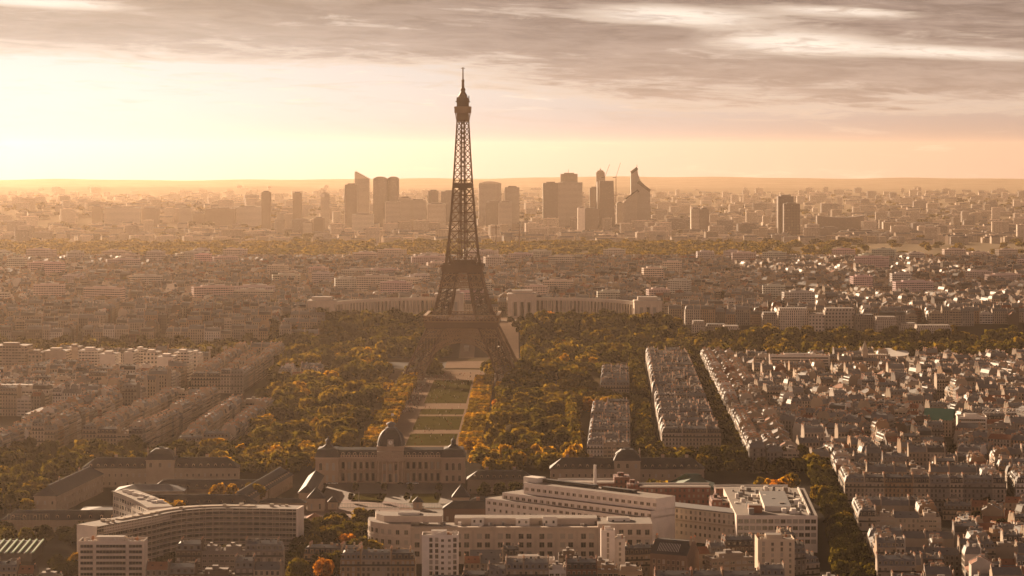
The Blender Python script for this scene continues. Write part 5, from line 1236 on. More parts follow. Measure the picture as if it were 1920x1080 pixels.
def lite(s):
    far_ = s['y'] > 3000
    k = (s['st'], s['w'], s['d'], s['fl'], s['hl'], s['hr'], far_)
    if k in LC: return LC[k]
    t, H = template(*k[:6]); b = MB()
    for pn, lst in t.items():
        if far_ and pn in ('balcony', 'dormer'): continue
        sl_ = [IX[m.name] for m in slots(s['st'], pn, 'a_')]
        for i, (mb, off, rz) in enumerate(lst):
            if pn == 'chimney':
                if far_ and i % 2: continue
                q = MB(); L = 2.4; q.box(-.4, .4, -L/2, L/2, 0, 2.6); q.box(-.25, .25, -L/2+.2, L/2-.2, 2.6, 3.2, 1); b.join(q, off, rz, sl_)
            else: b.join(mb, off, rz, sl_)
    nv = np.array([len(f) for f in b.f], np.int32)
    LC[k] = (np.array(b.v, np.float32), nv, np.array([i for f in b.f for i in f], np.int32), np.array(b.m, np.int32), np.array([c for f in b.uv for c in f], np.float32))
    return LC[k]
def stamp(name, items, mats, geom, tint_of):
    V, NV, LO, MI, UV, TI = [], [], [], [], [], []; k = 0
    for s in items:
        v, nv, lo, mi, uv = geom(s); c, n = math.cos(s['rot']), math.sin(s['rot']); x = v[:, 0]*s.get('sx', 1); y = v[:, 1]*s.get('sy', 1)
        V.append(np.stack([s['x']+c*x-n*y, s['y']+n*x+c*y, s['z']+v[:, 2]*s.get('sz', 1)], 1)); NV.append(nv); LO.append(lo+k); MI.append(mi); UV.append(uv); k += len(v)
        TI.append(np.broadcast_to(np.array((*tint_of(s), 1), np.float32), (len(nv), 4)))
    V = np.concatenate(V).astype(np.float32); NV = np.concatenate(NV); LO = np.concatenate(LO); MI = np.concatenate(MI); UV = np.concatenate(UV); TI = np.concatenate(TI)
    me = bpy.data.meshes.new(name); me.vertices.add(len(V)); me.vertices.foreach_set('co', V.ravel()); me.loops.add(len(LO)); me.loops.foreach_set('vertex_index', LO.astype(np.int32))
    me.polygons.add(len(NV)); me.polygons.foreach_set('loop_start', np.concatenate([[0], np.cumsum(NV)[:-1]]).astype(np.int32)); me.polygons.foreach_set('material_index', MI.astype(np.int32))
    for m in mats: me.materials.append(m)
    me.update(calc_edges=True)
    if UV is not None: l = me.uv_layers.new(name='uv'); l.data.foreach_set('uv', UV.ravel())
    at = me.attributes.new('tint', 'FLOAT_COLOR', 'FACE'); at.data.foreach_set('color', np.ascontiguousarray(TI).ravel())
    return me
me = stamp('distant_city', vis[NH:], SM, lite, lambda s: s['tint'])
o = put('distant_city', me); tag(o, 'mass of zinc roofed houses filling the city out to the hills', 'city'); kind(o, 'stuff'); print('city verts', len(me.vertices))
# ------------------------------------------------------------------ trees
def crown_arrays(seed, n, leaf, shape='round'):
    r = np.random.default_rng(seed); pts = []; nrm = []
    if shape == 'box':
        for _ in range(n):
            p = r.uniform(-1, 1, 3); ax = r.integers(0, 3)
            if ax == 2: p[2] = 1 if r.random() < .85 else -1
            else: p[ax] = np.sign(p[ax])
            nn = np.zeros(3); nn[ax] = np.sign(p[ax]); p += r.normal(0, .035, 3); pts.append(p); nrm.append(nn)
    else:
        lobes = [((0, 0, .05), .78)]
        for _ in range(11 if shape == 'round' else 8):
            t = r.uniform(0, 6.283); e = r.uniform(-.5, 1.35); q = r.uniform(.42, .72)
            lobes.append(((q*math.cos(t)*math.cos(e), q*math.sin(t)*math.cos(e), q*math.sin(e)*.95), r.uniform(.26, .44)))
        w = np.array([l[1]**2 for l in lobes]); w[0] *= .6; w /= w.sum()
        while len(pts) < n:
            c, rad = lobes[r.choice(len(lobes), p=w)]
            d = r.normal(0, 1, 3); d[2] = d[2]*.9+.25; d /= np.linalg.norm(d)
            p = np.array(c)+d*rad*(r.uniform(.72, 1.05)); pts.append(p); nrm.append(d)
    pts = np.array(pts); nrm = np.array(nrm)
    V = []; 
    for p, d in zip(pts, nrm):
        d = d+r.normal(0, .45 if shape != 'box' else .3, 3); d /= np.linalg.norm(d); a = np.cross(d, r.normal(0, 1, 3)); a /= np.linalg.norm(a); b = np.cross(d, a)
        s = leaf*r.uniform(.6, 1.35); V += [p-a*s-b*s*.7, p+a*s*.9-b*s, p+a*s+b*s*.8, p-a*s*.8+b*s]
    return np.array(V, np.float32), r.random(len(pts)).astype(np.float32)
def crown_mesh(seed, n, leaf, shape='round'):
    V, lf = crown_arrays(seed, n, leaf, shape); k = len(V)//4
    me = bpy.data.meshes.new('crown'); me.from_pydata(V.tolist(), [], [(4*i, 4*i+1, 4*i+2, 4*i+3) for i in range(k)]); me.materials.append(M['leaf'])
    at = me.attributes.new('leaf', 'FLOAT', 'FACE'); at.data.foreach_set('value', lf); me.update(); return me
CROWN = [crown_mesh(100+i, 950, .085) for i in range(6)]; COL = [crown_mesh(140+i, 700, .095, 'col') for i in range(3)]; BOXC = [crown_mesh(160+i, 800, .085, 'box') for i in range(3)]
def trunk_mesh():
    b = MB(); b.lathe([(.035, 0), (.024, .25), (.018, .55)], 0, 0, 7)
    for k in range(5): t = k*1.3; b.bar((0, 0, .25+.05*k), (.22*math.cos(t), .22*math.sin(t), .52+.05*k), .018)
    return b.mesh('trunk', [M['bark']])
TRUNK = trunk_mesh()
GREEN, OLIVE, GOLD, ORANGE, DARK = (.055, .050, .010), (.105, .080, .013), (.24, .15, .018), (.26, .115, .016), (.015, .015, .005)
PALW = {GREEN: 'green', OLIVE: 'olive', GOLD: 'golden', ORANGE: 'orange', DARK: 'dark green'}
TS = []; tr = random.Random(31)
def tree(x, y, h, r, pal, where, shape='round', z=None):
    if abs(x) > y*.2+18: return
    TS.append(dict(x=x, y=y, h=h, r=r, pal=pal, where=where, shape=shape, z=terrain(x, y) if z is None else z, rot=tr.uniform(0, 6.28)))
def grove(poly, sp, h, pals, where, keep=None, rr=.5, jit=.35):
    xs = [p[0] for p in poly]; ys = [p[1] for p in poly]; y = min(ys)
    while y < max(ys):
        x = min(xs)+tr.uniform(0, sp)
        while x < max(xs):
            X, Y = x+tr.uniform(-jit, jit)*sp, y+tr.uniform(-jit, jit)*sp
            if inside(X, Y, poly) and (keep is None or keep(X, Y)) and tr.random() < .95:
                hh = h*tr.uniform(.6, 1.3); tree(X, Y, hh, sp*rr*tr.uniform(.8, 1.3), tr.choices(list(pals), list(pals.values()))[0], where)
            x += sp
        y += sp*.9
def line(p0, p1, sp, h, r, pals, where, shape='round', jit=.5):
    n = max(1, int(math.dist(p0, p1)/sp))
    for k in range(n):
        t = (k+.5)/n; tree(p0[0]+(p1[0]-p0[0])*t+tr.uniform(-jit, jit), p0[1]+(p1[1]-p0[1])*t+tr.uniform(-jit, jit), h*tr.uniform(.85, 1.12), r*tr.uniform(.9, 1.12), tr.choices(list(pals), list(pals.values()))[0], where, shape)
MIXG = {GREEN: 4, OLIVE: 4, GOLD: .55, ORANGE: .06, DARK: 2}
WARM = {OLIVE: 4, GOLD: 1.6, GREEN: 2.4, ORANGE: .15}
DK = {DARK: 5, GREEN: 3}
nohouse = lambda x, y: not (-266 < x < -214 and 2030 < y < 2360) and not (-240 < x < -194 and 2612 < y < 2690)
# park groves either side of the lawn, with glades
gl = lambda x, y: nohouse(x, y) and math.sin(x*.045+y*.013)+math.sin(y*.021-x*.03) < 1.25
grove([(-212, 2030), (-128, 2030), (-128, 2700), (-150, 2960), (-258, 2960), (-236, 2400)], 16.5, 17, MIXG, 'in the park grove left of the lawn', gl, .56)
grove([(-18, 2030), (50, 2030), (56, 2330), (112, 2350), (112, 2440), (78, 2440), (78, 2700), (112, 2720), (116, 2970), (12, 2970), (6, 2700), (-14, 2500)], 15.5, 16, MIXG, 'in the park grove right of the lawn', lambda x, y: math.sin(x*.05-y*.017)+math.sin(y*.027+x*.04) < 1.3, .56)
line((50, 1990), (54, 2420), 9, 17, 5.2, {OLIVE: 3, GREEN: 3}, 'in the tall line along the slim park side block')
grove([(-225, 1890), (-150, 1890), (-138, 2030), (-225, 2030)], 13, 13, WARM, 'in front of the park left of the domed school', None, .52)
grove([(-30, 1905), (52, 1900), (50, 2010), (-26, 2020)], 13, 13, WARM, 'in front of the park right of the domed school', None, .52)
for x, y in ((-198, 1736), (-188, 1732), (-176, 1740), (-170, 1733)): tree(x, y, 16, 6.6, GOLD if x < -180 else OLIVE, 'in the walled court beside the school')
for x, y in ((-8, 1762), (-19, 1758), (3, 1766), (6, 1750)): tree(x, y, 13, 6, DARK, 'behind the right school lodge')
for x, y, p in ((60, 1760, OLIVE), (68, 1757, GOLD), (78, 1762, OLIVE), (97, 1766, GREEN), (101, 1758, OLIVE)): tree(x, y, 15, 6.2, p, 'before the second school wing')
for x in (-109, -89, -71, -51):
    for y in (1803, 1752): tree(x, y, 7.5, 2.6, DARK, 'at a lawn corner in the gate court', 'col')
for x, y, p in ((-233, 1652, GOLD), (-226, 1660, GOLD), (-220, 1648, OLIVE), (-214, 1658, GOLD)): tree(x, y, 16, 6, p, 'behind the curved concrete offices')
# clipped planes framing the lawn and the cross hedges
CL = {OLIVE: 2, GOLD: 1.2}
for x0, w in ((-116, 'in the clipped outer file left of the lawn'), (-107, 'in the clipped inner file left of the lawn'), (-38, 'in the clipped inner file right of the lawn'), (-29, 'in the clipped outer file right of the lawn')):
    for y0, y1 in ((2046, 2170), (2192, 2300), (2330, 2420), (2452, 2560), (2590, 2680)): s = (y0-2040)*.0085; line((x0+s, y0), (x0+s+(y1-y0)*.0085, y1), 9.5, 9.5, 4.4, CL, w, 'box', .2)
for y in (2310, 2440, 2475, 2575): line((-150, y), (-118, y+4), 9.5, 8.5, 4.6, CL, 'in a clipped cross hedge left of the lawn', 'box', .2); line((-16, y+3), (26, y), 9.5, 8.5, 4.6, CL, 'in a clipped cross hedge right of the lawn', 'box', .2)
for y in (2385, 2520): line((-205, y), (-150, y), 9.5, 8, 4.6, CL, 'in a clipped cross hedge left of the lawn', 'box', .2); line((26, y), (62, y), 9.5, 8, 4.6, CL, 'in a clipped cross hedge right of the lawn', 'box', .2)
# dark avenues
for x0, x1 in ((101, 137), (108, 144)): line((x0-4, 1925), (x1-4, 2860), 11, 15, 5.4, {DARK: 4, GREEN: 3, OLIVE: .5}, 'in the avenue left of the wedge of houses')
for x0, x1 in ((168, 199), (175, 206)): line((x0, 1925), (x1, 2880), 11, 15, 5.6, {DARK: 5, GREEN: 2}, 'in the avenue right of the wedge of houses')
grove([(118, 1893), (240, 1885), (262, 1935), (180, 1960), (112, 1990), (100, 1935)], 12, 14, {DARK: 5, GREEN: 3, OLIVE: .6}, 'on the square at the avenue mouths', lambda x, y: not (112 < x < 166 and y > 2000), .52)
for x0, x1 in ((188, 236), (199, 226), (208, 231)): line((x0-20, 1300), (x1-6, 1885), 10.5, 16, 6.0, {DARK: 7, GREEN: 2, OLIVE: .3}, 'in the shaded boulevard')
for x, y, p in ((176, 1772, GOLD), (180, 1764, ORANGE), (183, 1755, ORANGE), (171, 1780, OLIVE), (196, 1800, OLIVE), (190, 1790, GOLD), (206, 1740, OLIVE), (209, 1728, GOLD), (207, 1716, OLIVE)): tree(x, y, 15, 5.6, p, 'where the boulevard meets the school grounds')
# lower left wood, central clump, school fringe
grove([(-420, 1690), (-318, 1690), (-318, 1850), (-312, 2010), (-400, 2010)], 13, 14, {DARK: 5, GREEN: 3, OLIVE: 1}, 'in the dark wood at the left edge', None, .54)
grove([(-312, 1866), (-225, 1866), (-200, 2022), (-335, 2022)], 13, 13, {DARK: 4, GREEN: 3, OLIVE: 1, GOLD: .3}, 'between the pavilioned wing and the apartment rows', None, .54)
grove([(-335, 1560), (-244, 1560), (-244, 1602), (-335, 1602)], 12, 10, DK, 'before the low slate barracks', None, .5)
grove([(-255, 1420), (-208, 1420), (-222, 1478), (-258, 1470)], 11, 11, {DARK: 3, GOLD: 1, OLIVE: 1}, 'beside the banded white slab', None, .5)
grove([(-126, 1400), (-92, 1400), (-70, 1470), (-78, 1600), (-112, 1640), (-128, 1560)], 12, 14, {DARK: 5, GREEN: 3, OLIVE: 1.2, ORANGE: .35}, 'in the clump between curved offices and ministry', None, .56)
tree(-88, 1486, 16, 6.5, ORANGE, 'beside the rounded ministry end'); tree(-83, 1530, 15, 3.4, DARK, 'beside the rounded ministry end', 'col')
grove([(-196, 1416), (-150, 1416), (-150, 1470), (-196, 1470)], 11, 13, DK, 'behind the banded white slab', None, .54)
line((-5, 1425), (50, 1425), 13, 10, 5, DK, 'in the yards before the ministry'); line((60, 1430), (120, 1440), 13, 9, 5, DK, 'in the yards before the ministry')
grove([(-112, 2735), (-76, 2735), (-80, 2840), (-112, 2840)], 11, 12, {GREEN: 3, OLIVE: 1}, 'under the arch of the iron tower'); grove([(-30, 2735), (0, 2735), (0, 2840), (-26, 2840)], 11, 12, {GREEN: 3, OLIVE: 1}, 'under the arch of the iron tower')
# riverside and hillside gardens
BK = {DARK: 3, GREEN: 4, OLIVE: 2}
grove([(-720, 2955), (-262, 2955), (-262, 3058), (-740, 3058)], 14, 16, BK, 'along the far river bank on the left', None, .56)
grove([(118, 2895), (720, 2895), (750, 3100), (205, 3100), (118, 3035)], 14, 18, BK, 'along the far river bank on the right', None, .58)
grove([(-290, 2960), (-75, 2960), (-80, 3210), (-255, 3215), (-300, 3100)], 14, 17, {DARK: 4, GREEN: 4, OLIVE: .8}, 'in the hillside garden left of the terraces', None, .58)
grove([(12, 2960), (205, 2960), (212, 3120), (170, 3215), (20, 3210)], 14, 17, {DARK: 3, GREEN: 4, OLIVE: 1.6, ORANGE: .2}, 'in the hillside garden right of the terraces', None, .58)
grove([(-430, 3330), (-180, 3360), (-180, 3420), (-420, 3420)], 15, 16, BK, 'behind the left palace wing', None, .58)
for x, y in ((4, 3160), (8, 3130), (9, 3185), (-2, 3200), (11, 3205), (-76, 3160), (-80, 3190)): tree(x, y, 11, 5, DARK, 'at the foot of the palace terraces')
for _ in range(260):
    x = tr.uniform(-1000, 1000); y = tr.uniform(3350, 5000); tree(x, y, tr.uniform(10, 22), tr.uniform(5, 9), tr.choice((GREEN, DARK, OLIVE)), 'among the far roofs')
for _ in range(60): x = tr.uniform(230, 560); y = tr.uniform(1950, 2840); tree(x, y, 13, 6, tr.choice((DARK, GREEN, OLIVE)), 'in a yard among the right hand roofs')
for _ in range(14): tree(tr.uniform(260, 330), tr.uniform(1420, 1820), 12, 5, DARK, 'in a yard right of the boulevard')
TS.sort(key=lambda t: t['y'])
NT_ = 292
near_t = [t for t in TS if HOR+(CAMZ-t['z']-t['h'])*F/t['y'] < 1080]
SHW = {'round': 'round crowned', 'col': 'slim cone shaped', 'box': 'box clipped'}
cnt = {}
for t in near_t[:NT_]:
    g = f"{PALW[t['pal']]} trees {t['where']}, {SHW[t['shape']]}"
    T = thing({'round': 'broadleaf_tree', 'col': 'cone_tree', 'box': 'clipped_tree'}[t['shape']], f"{PALW[t['pal']]} {SHW[t['shape']]} tree {t['where']}", 'tree', (t['x'], t['y'], t['z']), t['rot'] if t['shape'] != 'box' else 0, g)
    v = tr.uniform(.75, 1.3); col = tuple(c*v for c in t['pal'])
    if t['shape'] == 'box':
        o = put('crown', tr.choice(BOXC), T, (0, 0, t['h']*.62), 0, col, (t['r'], t['r'], t['h']*.38))
    else:
        hh = t['h']; o = put('crown', tr.choice(CROWN if t['shape'] == 'round' else COL), T, (0, 0, hh*.56), 0, col, (t['r'], t['r'], hh*.46) if t['shape'] == 'round' else (t['r'], t['r'], hh*.5))
    put('trunk', TRUNK, T, (0, 0, 0), 0, None, (t['h'],)*3)
print('trees', len(TS), 'near to', near_t[min(NT_, len(near_t))-1]['y'])
FC = [crown_arrays(300+i, 330, .15) for i in range(5)]; FB = [crown_arrays(330+i, 260, .15, 'box') for i in range(2)]
def leaves_mass(name, items, label):
    V, LF, TI = [], [], []
    for t in items:
        v, lf = (FB if t['shape'] == 'box' else FC)[tr.randrange(2 if t['shape'] == 'box' else 5)]
        c, n = (math.cos(t['rot']), math.sin(t['rot'])) if t['shape'] != 'box' else (1, 0); r = t['r']; x, y = v[:, 0]*r, v[:, 1]*r
        zc, zs = (.62, .38) if t['shape'] == 'box' else (.56, .46)
        V.append(np.stack([t['x']+c*x-n*y, t['y']+n*x+c*y, t['z']+t['h']*(zc+zs*v[:, 2])], 1)); LF.append(lf); k = tr.uniform(.7, 1.35)
        TI.append(np.broadcast_to(np.array((*(q*k for q in t['pal']), 1), np.float32), (len(lf), 4)))
    V = np.concatenate(V).astype(np.float32); LF = np.concatenate(LF); TI = np.concatenate(TI); nf = len(LF)
    me = bpy.data.meshes.new(name); me.vertices.add(len(V)); me.vertices.foreach_set('co', V.ravel()); me.loops.add(nf*4); me.loops.foreach_set('vertex_index', np.arange(nf*4, dtype=np.int32))
    me.polygons.add(nf); me.polygons.foreach_set('loop_start', np.arange(0, nf*4, 4, dtype=np.int32)); me.materials.append(M['a_leaf']); me.update(calc_edges=True)
    me.attributes.new('leaf', 'FLOAT', 'FACE').data.foreach_set('value', LF); me.attributes.new('tint', 'FLOAT_COLOR', 'FACE').data.foreach_set('color', np.ascontiguousarray(TI).ravel())
    o = put(name, me); tag(o, label, 'trees'); return kind(o, 'stuff')
ns = set(id(t) for t in near_t[:NT_])
leaves_mass('distant_trees', [t for t in TS if id(t) not in ns], 'mass of farther park, river bank and garden trees')
# the great wood beyond the far quarters, and wooded slopes
FT = []
for _ in range(2600):
    y = tr.uniform(5150, 6400); x = tr.uniform(-y*.2-60, y*.2+60)
    if x > 450 and tr.random() < min(.9, (x-450)/500): continue
    FT.append(dict(x=x, y=y, z=terrain(x, y)-2, h=tr.uniform(13, 21), r=tr.uniform(9, 17), pal=tr.choice((OLIVE, OLIVE, GREEN)), shape='round', rot=tr.uniform(0, 6)))
for _ in range(1500):
    y = tr.uniform(6400, 15000); x = tr.uniform(-y*.2-60, y*.2+60)
    if x > -300 and tr.random() < .45: continue
    FT.append(dict(x=x, y=y, z=terrain(x, y)-2, h=tr.uniform(12, 20), r=tr.uniform(12, 22), pal=tr.choice((GREEN, OLIVE, DARK)), shape='round', rot=tr.uniform(0, 6)))
leaves_mass('forest', FT, 'broad far-off wood spreading before the office towers')
# ------------------------------------------------------------------ office towers on the skyline
def sky_tower(px0, px1, py, label, Y=8000, D=38, tint=(.16, .13, .11), shape='box', mat='tower_glass', rz=0.0, extra=None, base=None, py2=None):
    h = (px1-px0)/2*Y/F; z0 = terrain(P((px0+px1)/2, 0, Y), Y)-3; H = ZT(py, Y)-z0
    T = thing('office_tower', label, 'tower', (P((px0+px1)/2, 0, Y), Y, z0), rz, 'office towers on the horizon')
    b = MB()
    if shape == 'box':
        b.prism([(-h, 0), (h, 0), (h, D), (-h, D)], 0, H, 0, 1); b.box(-h*.6, h*.6, D*.2, D*.8, H, H+3.5, 1)
    elif shape == 'round':
        n = 20; e = 3.2; f = lambda t: (abs(math.cos(t))**e+abs(math.sin(t))**e)**(-1/e)
        b.prism([(h*f(t)*math.cos(t), D/2+D/2*f(t)*math.sin(t)) for t in [2*math.pi*k/n+.1 for k in range(n)]], 0, H-7, 0, 1)
        pts = [(h*f(t)*math.cos(t), D/2+D/2*f(t)*math.sin(t)) for t in [2*math.pi*k/n+.1 for k in range(n)]]
        for k in range(n):
            (x0, y0), (x1, y1) = pts[k], pts[(k+1) % n]; g = lambda x: H-7+7*(1-(abs(x)/h)**2.4)
            b.face([(x0, y0, H-7), (x1, y1, H-7), (x1, y1, g(x1)), (x0, y0, g(x0))], 0)
        for k in range(n//2): 
            (x0, y0), (x1, y1) = pts[k], pts[(k+1) % n]; g = lambda x: H-7+7*(1-(abs(x)/h)**2.4); b.face([(x0, y0, g(x0)), (x1, y1, g(x1)), (x1, D-y1, g(x1)), (x0, D-y0, g(x0))], 1)
    elif shape == 'slant':
        H2 = ZT(py2, Y)-z0
        b.wall((-h, 0), (h, 0), 0, H2, 0); b.wall((h, 0), (h, D), 0, H2, 0); b.wall((h, D), (-h, D), 0, H2, 0); b.wall((-h, D), (-h, 0), 0, H2, 0)
        b.face([(-h, 0, H2), (h, 0, H2), (-h, 0, H)], 0); b.face([(h, D, H2), (-h, D, H2), (-h, D, H)], 0); b.face([(-h, D, H2), (-h, 0, H2), (-h, 0, H), (-h, D, H)], 0); b.face([(-h, 0, H), (h, 0, H2), (h, D, H2), (-h, D, H)], 1)
    elif shape == 'flare':
        k = .78; q0 = [(-h*.8, 0), (h, 0), (h, D), (-h*.8, D)]; q1 = [(-h*.8, 3), (h*k, 3), (h*k, D), (-h*.8, D)]
        for i in range(4):
            j = (i+1) % 4; L = math.dist(q0[i], q0[j]); b.face([(*q0[i], 0), (*q0[j], 0), (*q1[j], H), (*q1[i], H)], 0, [(0, 0), (L, 0), (L, H), (0, H)])
        b.face([(*p, H) for p in q1], 1)
    body = part('body', b, [M[mat], M['terrace']], T, tint)
    if extra:
        for nm, e, m in extra(h, H, D, Y, z0): part(nm, e, m, T, tint)
    return T
dk, md, lt = (.26, .20, .145), (.52, .43, .34), (.70, .61, .5)  # facade tones lifted to carry the brightness of distant haze
def edge(s, tone=None):  # white strip up one flank of the tower
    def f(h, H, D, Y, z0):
        b = MB(); x = -h-2.2 if s < 0 else h+.2; b.box(x, x+2, 4, D-4, 0, H-3); return [('flank_strip', b, M['white'])]
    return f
sky_tower(490, 507, 360, 'lone slim brown tower, farther left of the two on the left skyline', 7600, 28, dk, mat='wall'); sky_tower(549, 565, 362, 'lone slim brown tower, nearer the office cluster of two alike', 7600, 28, dk, mat='wall')
sky_tower(601, 617, 363, 'small pale tower with a bright top band left of the cluster', 7900, 26, md, 'box', extra=lambda h, H, D, Y, z0: [('crown_band', (lambda b: (b.box(-h-.4, -h*.1, -.5, D, H-11, H-1), b)[1])(MB()), M['white'])])
sky_tower(647, 669, 346, 'dark flat topped tower at the left end of the office cluster', 7700, 34, dk, extra=edge(-1)); sky_tower(666, 692, 321, 'tower with a sharply slanted pointed top', 8100, 44, md, 'slant', py2=335, extra=edge(-1))
sky_tower(699, 726, 331, 'tower with rounded shoulders, left one of a joined pair', 8050, 44, (.2, .16, .12), 'round'); sky_tower(726, 748, 331, 'tower with rounded shoulders, right one of a joined pair', 8070, 40, (.17, .135, .105), 'round')
sky_tower(723, 750, 378, 'flat fronted mid height tower standing before the rounded pair', 7300, 30, md, extra=edge(-1)); sky_tower(748, 770, 371, 'stepped slab group beside the rounded pair, taller part', 8000, 40, md); sky_tower(768, 799, 375, 'broad slab right of the stepped group, uneven roof', 8010, 40, md)
sky_tower(803, 822, 358, 'short dark brown tower left of the iron lattice tower', 8000, 30, dk, extra=edge(-1)); sky_tower(802, 835, 382, 'pale tower standing before the short dark brown tower', 7500, 36, md, extra=edge(-1)); sky_tower(827, 866, 359, 'brown slab tower partly behind the iron lattice tower', 8000, 36, (.15, .12, .09))
sky_tower(868, 890, 402, 'low slab visible just right of the iron lattice shaft', 7900, 30, md); sky_tower(897, 940, 340, 'broad rounded edged tower right of the iron lattice tower', 8000, 50, md, 'round'); sky_tower(911, 944, 379, 'mid height slab standing in front of the broad rounded tower', 7600, 34, (.2, .165, .13))
sky_tower(947, 974, 351, 'bright twin faced tower with a white rounded flank', 7900, 36, (.36, .30, .24), 'box', extra=edge(-1)); sky_tower(936, 960, 379, 'short tower with a white lit edge before the twin faced tower', 7500, 30, md, extra=edge(-1))
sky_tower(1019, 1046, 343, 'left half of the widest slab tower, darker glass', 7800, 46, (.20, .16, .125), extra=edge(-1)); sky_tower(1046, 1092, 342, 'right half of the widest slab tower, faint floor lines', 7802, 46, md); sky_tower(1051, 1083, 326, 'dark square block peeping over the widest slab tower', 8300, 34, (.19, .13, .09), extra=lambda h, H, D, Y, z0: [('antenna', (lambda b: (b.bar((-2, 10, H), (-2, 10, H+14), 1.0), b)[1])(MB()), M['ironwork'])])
sky_tower(1083, 1097, 390, 'tower with a bright white stepped corner', 7400, 30, (.72, .62, .52), mat='wall'); sky_tower(1092, 1122, 392, 'brown slab joined to the bright white stepped corner', 7430, 36, (.25, .19, .145)); sky_tower(1106, 1122, 352, 'thin towers with rectangular setbacks behind the dark flared tower', 8000, 30, (.17, .13, .10))
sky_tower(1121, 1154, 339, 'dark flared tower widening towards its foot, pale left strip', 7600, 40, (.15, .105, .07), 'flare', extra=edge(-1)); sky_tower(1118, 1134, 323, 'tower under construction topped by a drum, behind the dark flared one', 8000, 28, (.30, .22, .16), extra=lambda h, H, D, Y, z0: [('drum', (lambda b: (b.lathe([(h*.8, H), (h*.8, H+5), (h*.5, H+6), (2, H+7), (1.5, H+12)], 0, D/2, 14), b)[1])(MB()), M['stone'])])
def peak():
    Y = 7900; z0 = -5; T = thing('office_tower', 'glass tower with a folded peak rising to a sharp tip', 'tower', (P(1197, 0, Y), Y, z0), 0, 'office towers on the horizon'); X = lambda px: (px-1197)/F*Y; Z = lambda py: ZT(py, Y)-z0
    def sil(b, pts, y0, y1, m):
        b.face([(X(x), y0, Z(y)) for x, y in pts], m, [(X(x), Z(y)) for x, y in pts]); b.face([(X(x), y1, Z(y)) for x, y in pts[::-1]], m, [(X(x), Z(y)) for x, y in pts[::-1]])
        for (xa, ya), (xb, yb) in zip(pts, pts[1:]+pts[:1]): b.face([(X(xa), y0, Z(ya)), (X(xb), y0, Z(yb)), (X(xb), y1, Z(yb)), (X(xa), y1, Z(ya))], m)
    b = MB(); sil(b, [(1174, 470), (1220, 470), (1219, 358), (1207, 345), (1200, 338), (1196, 325), (1195, 315), (1183, 324), (1183, 366), (1174, 375)], 0, 34, 0); part('body', b, M['tower_glass'], T, (.34, .29, .245))
    c = MB(); sil(c, [(1168, 470), (1193, 470), (1195, 358), (1177, 371), (1168, 382)], -10, -.2, 0); part('left_fold', c, M['tower_glass'], T, (.42, .34, .27))
    d = MB()
    for (xa, ya), (xb, yb) in (((1183, 324), (1195, 315)), ((1196, 341), (1219, 358)), ((1174, 374), (1197, 357))): d.bar((X(xa), -4, Z(ya)), (X(xb), -4, Z(yb)), 2.4, 0, 9)
    d.bar((X(1194.5), 10, Z(316)), (X(1194.5), 10, Z(309)), 1.3); part('roof_edge', d, M['ironwork'], T)
peak()
sky_tower(1172, 1186, 430, 'low bright white block at the foot of the folded peak', 7500, 26, (.75, .66, .56), mat='wall'); sky_tower(1186, 1219, 431, 'low finned block beside the bright white block', 7500, 26, (.36, .30, .25), mat='colonnade')
sky_tower(1156, 1169, 380, 'cluster of narrow slabs left of the folded peak', 8200, 40, md); sky_tower(1296, 1312, 391, 'bright left face of the lone mid height tower', 7300, 44, (.60, .48, .37), rz=0); sky_tower(1312, 1330, 392, 'dark half of the lone mid height tower, shaded front', 7295, 44, dk)  # lone tower in two tints: sunlit and shaded sides painted in
sky_tower(1459, 1488, 368, 'tallest dark tower on the right skyline, gridded crown', 7000, 40, (.15, .105, .08)); sky_tower(1470, 1500, 382, 'dark tower joined before the tallest right one, open crown', 6950, 34, (.13, .09, .07), mat='office')
def bowl():
    Y = 7200; T = thing('hotel_block', 'very wide dark hotel block with upswept ends and thin corner posts', 'building', (P(1576, 0, Y), Y, 0)); h = 44/F*Y; H = ZT(404, Y); b = MB(); n = 16
    for k in range(n):
        x0, x1 = -h+2*h*k/n, -h+2*h*(k+1)/n; f = lambda x: H-5+5*(abs(x)/h)**2; b.face([(x0, 0, 0), (x1, 0, 0), (x1, 0, f(x1)), (x0, 0, f(x0))], 0, [(x0, 0), (x1, 0), (x1, f(x1)), (x0, f(x0))]); b.face([(x0, 0, f(x0)), (x1, 0, f(x1)), (x1, 34, f(x1)), (x0, 34, f(x0))], 1)
    b.wall((h, 0), (h, 34), 0, H, 0); b.wall((-h, 34), (-h, 0), 0, H, 0); part('body', b, [M['tower_glass'], M['terrace']], T, (.20, .15, .115))
    for s in (-1, 1): q = MB(); q.bar((s*(h+4), 0, 0), (s*(h+4), 0, H+4), 2.2); part('corner_post', q, M['stone'], T)
bowl()
sky_tower(1538, 1572, 428, 'darker low block in front of the very wide hotel', 6900, 30, dk); sky_tower(1577, 1650, 433, 'pale glass low block right before the very wide hotel', 6900, 30, (.42, .38, .33))
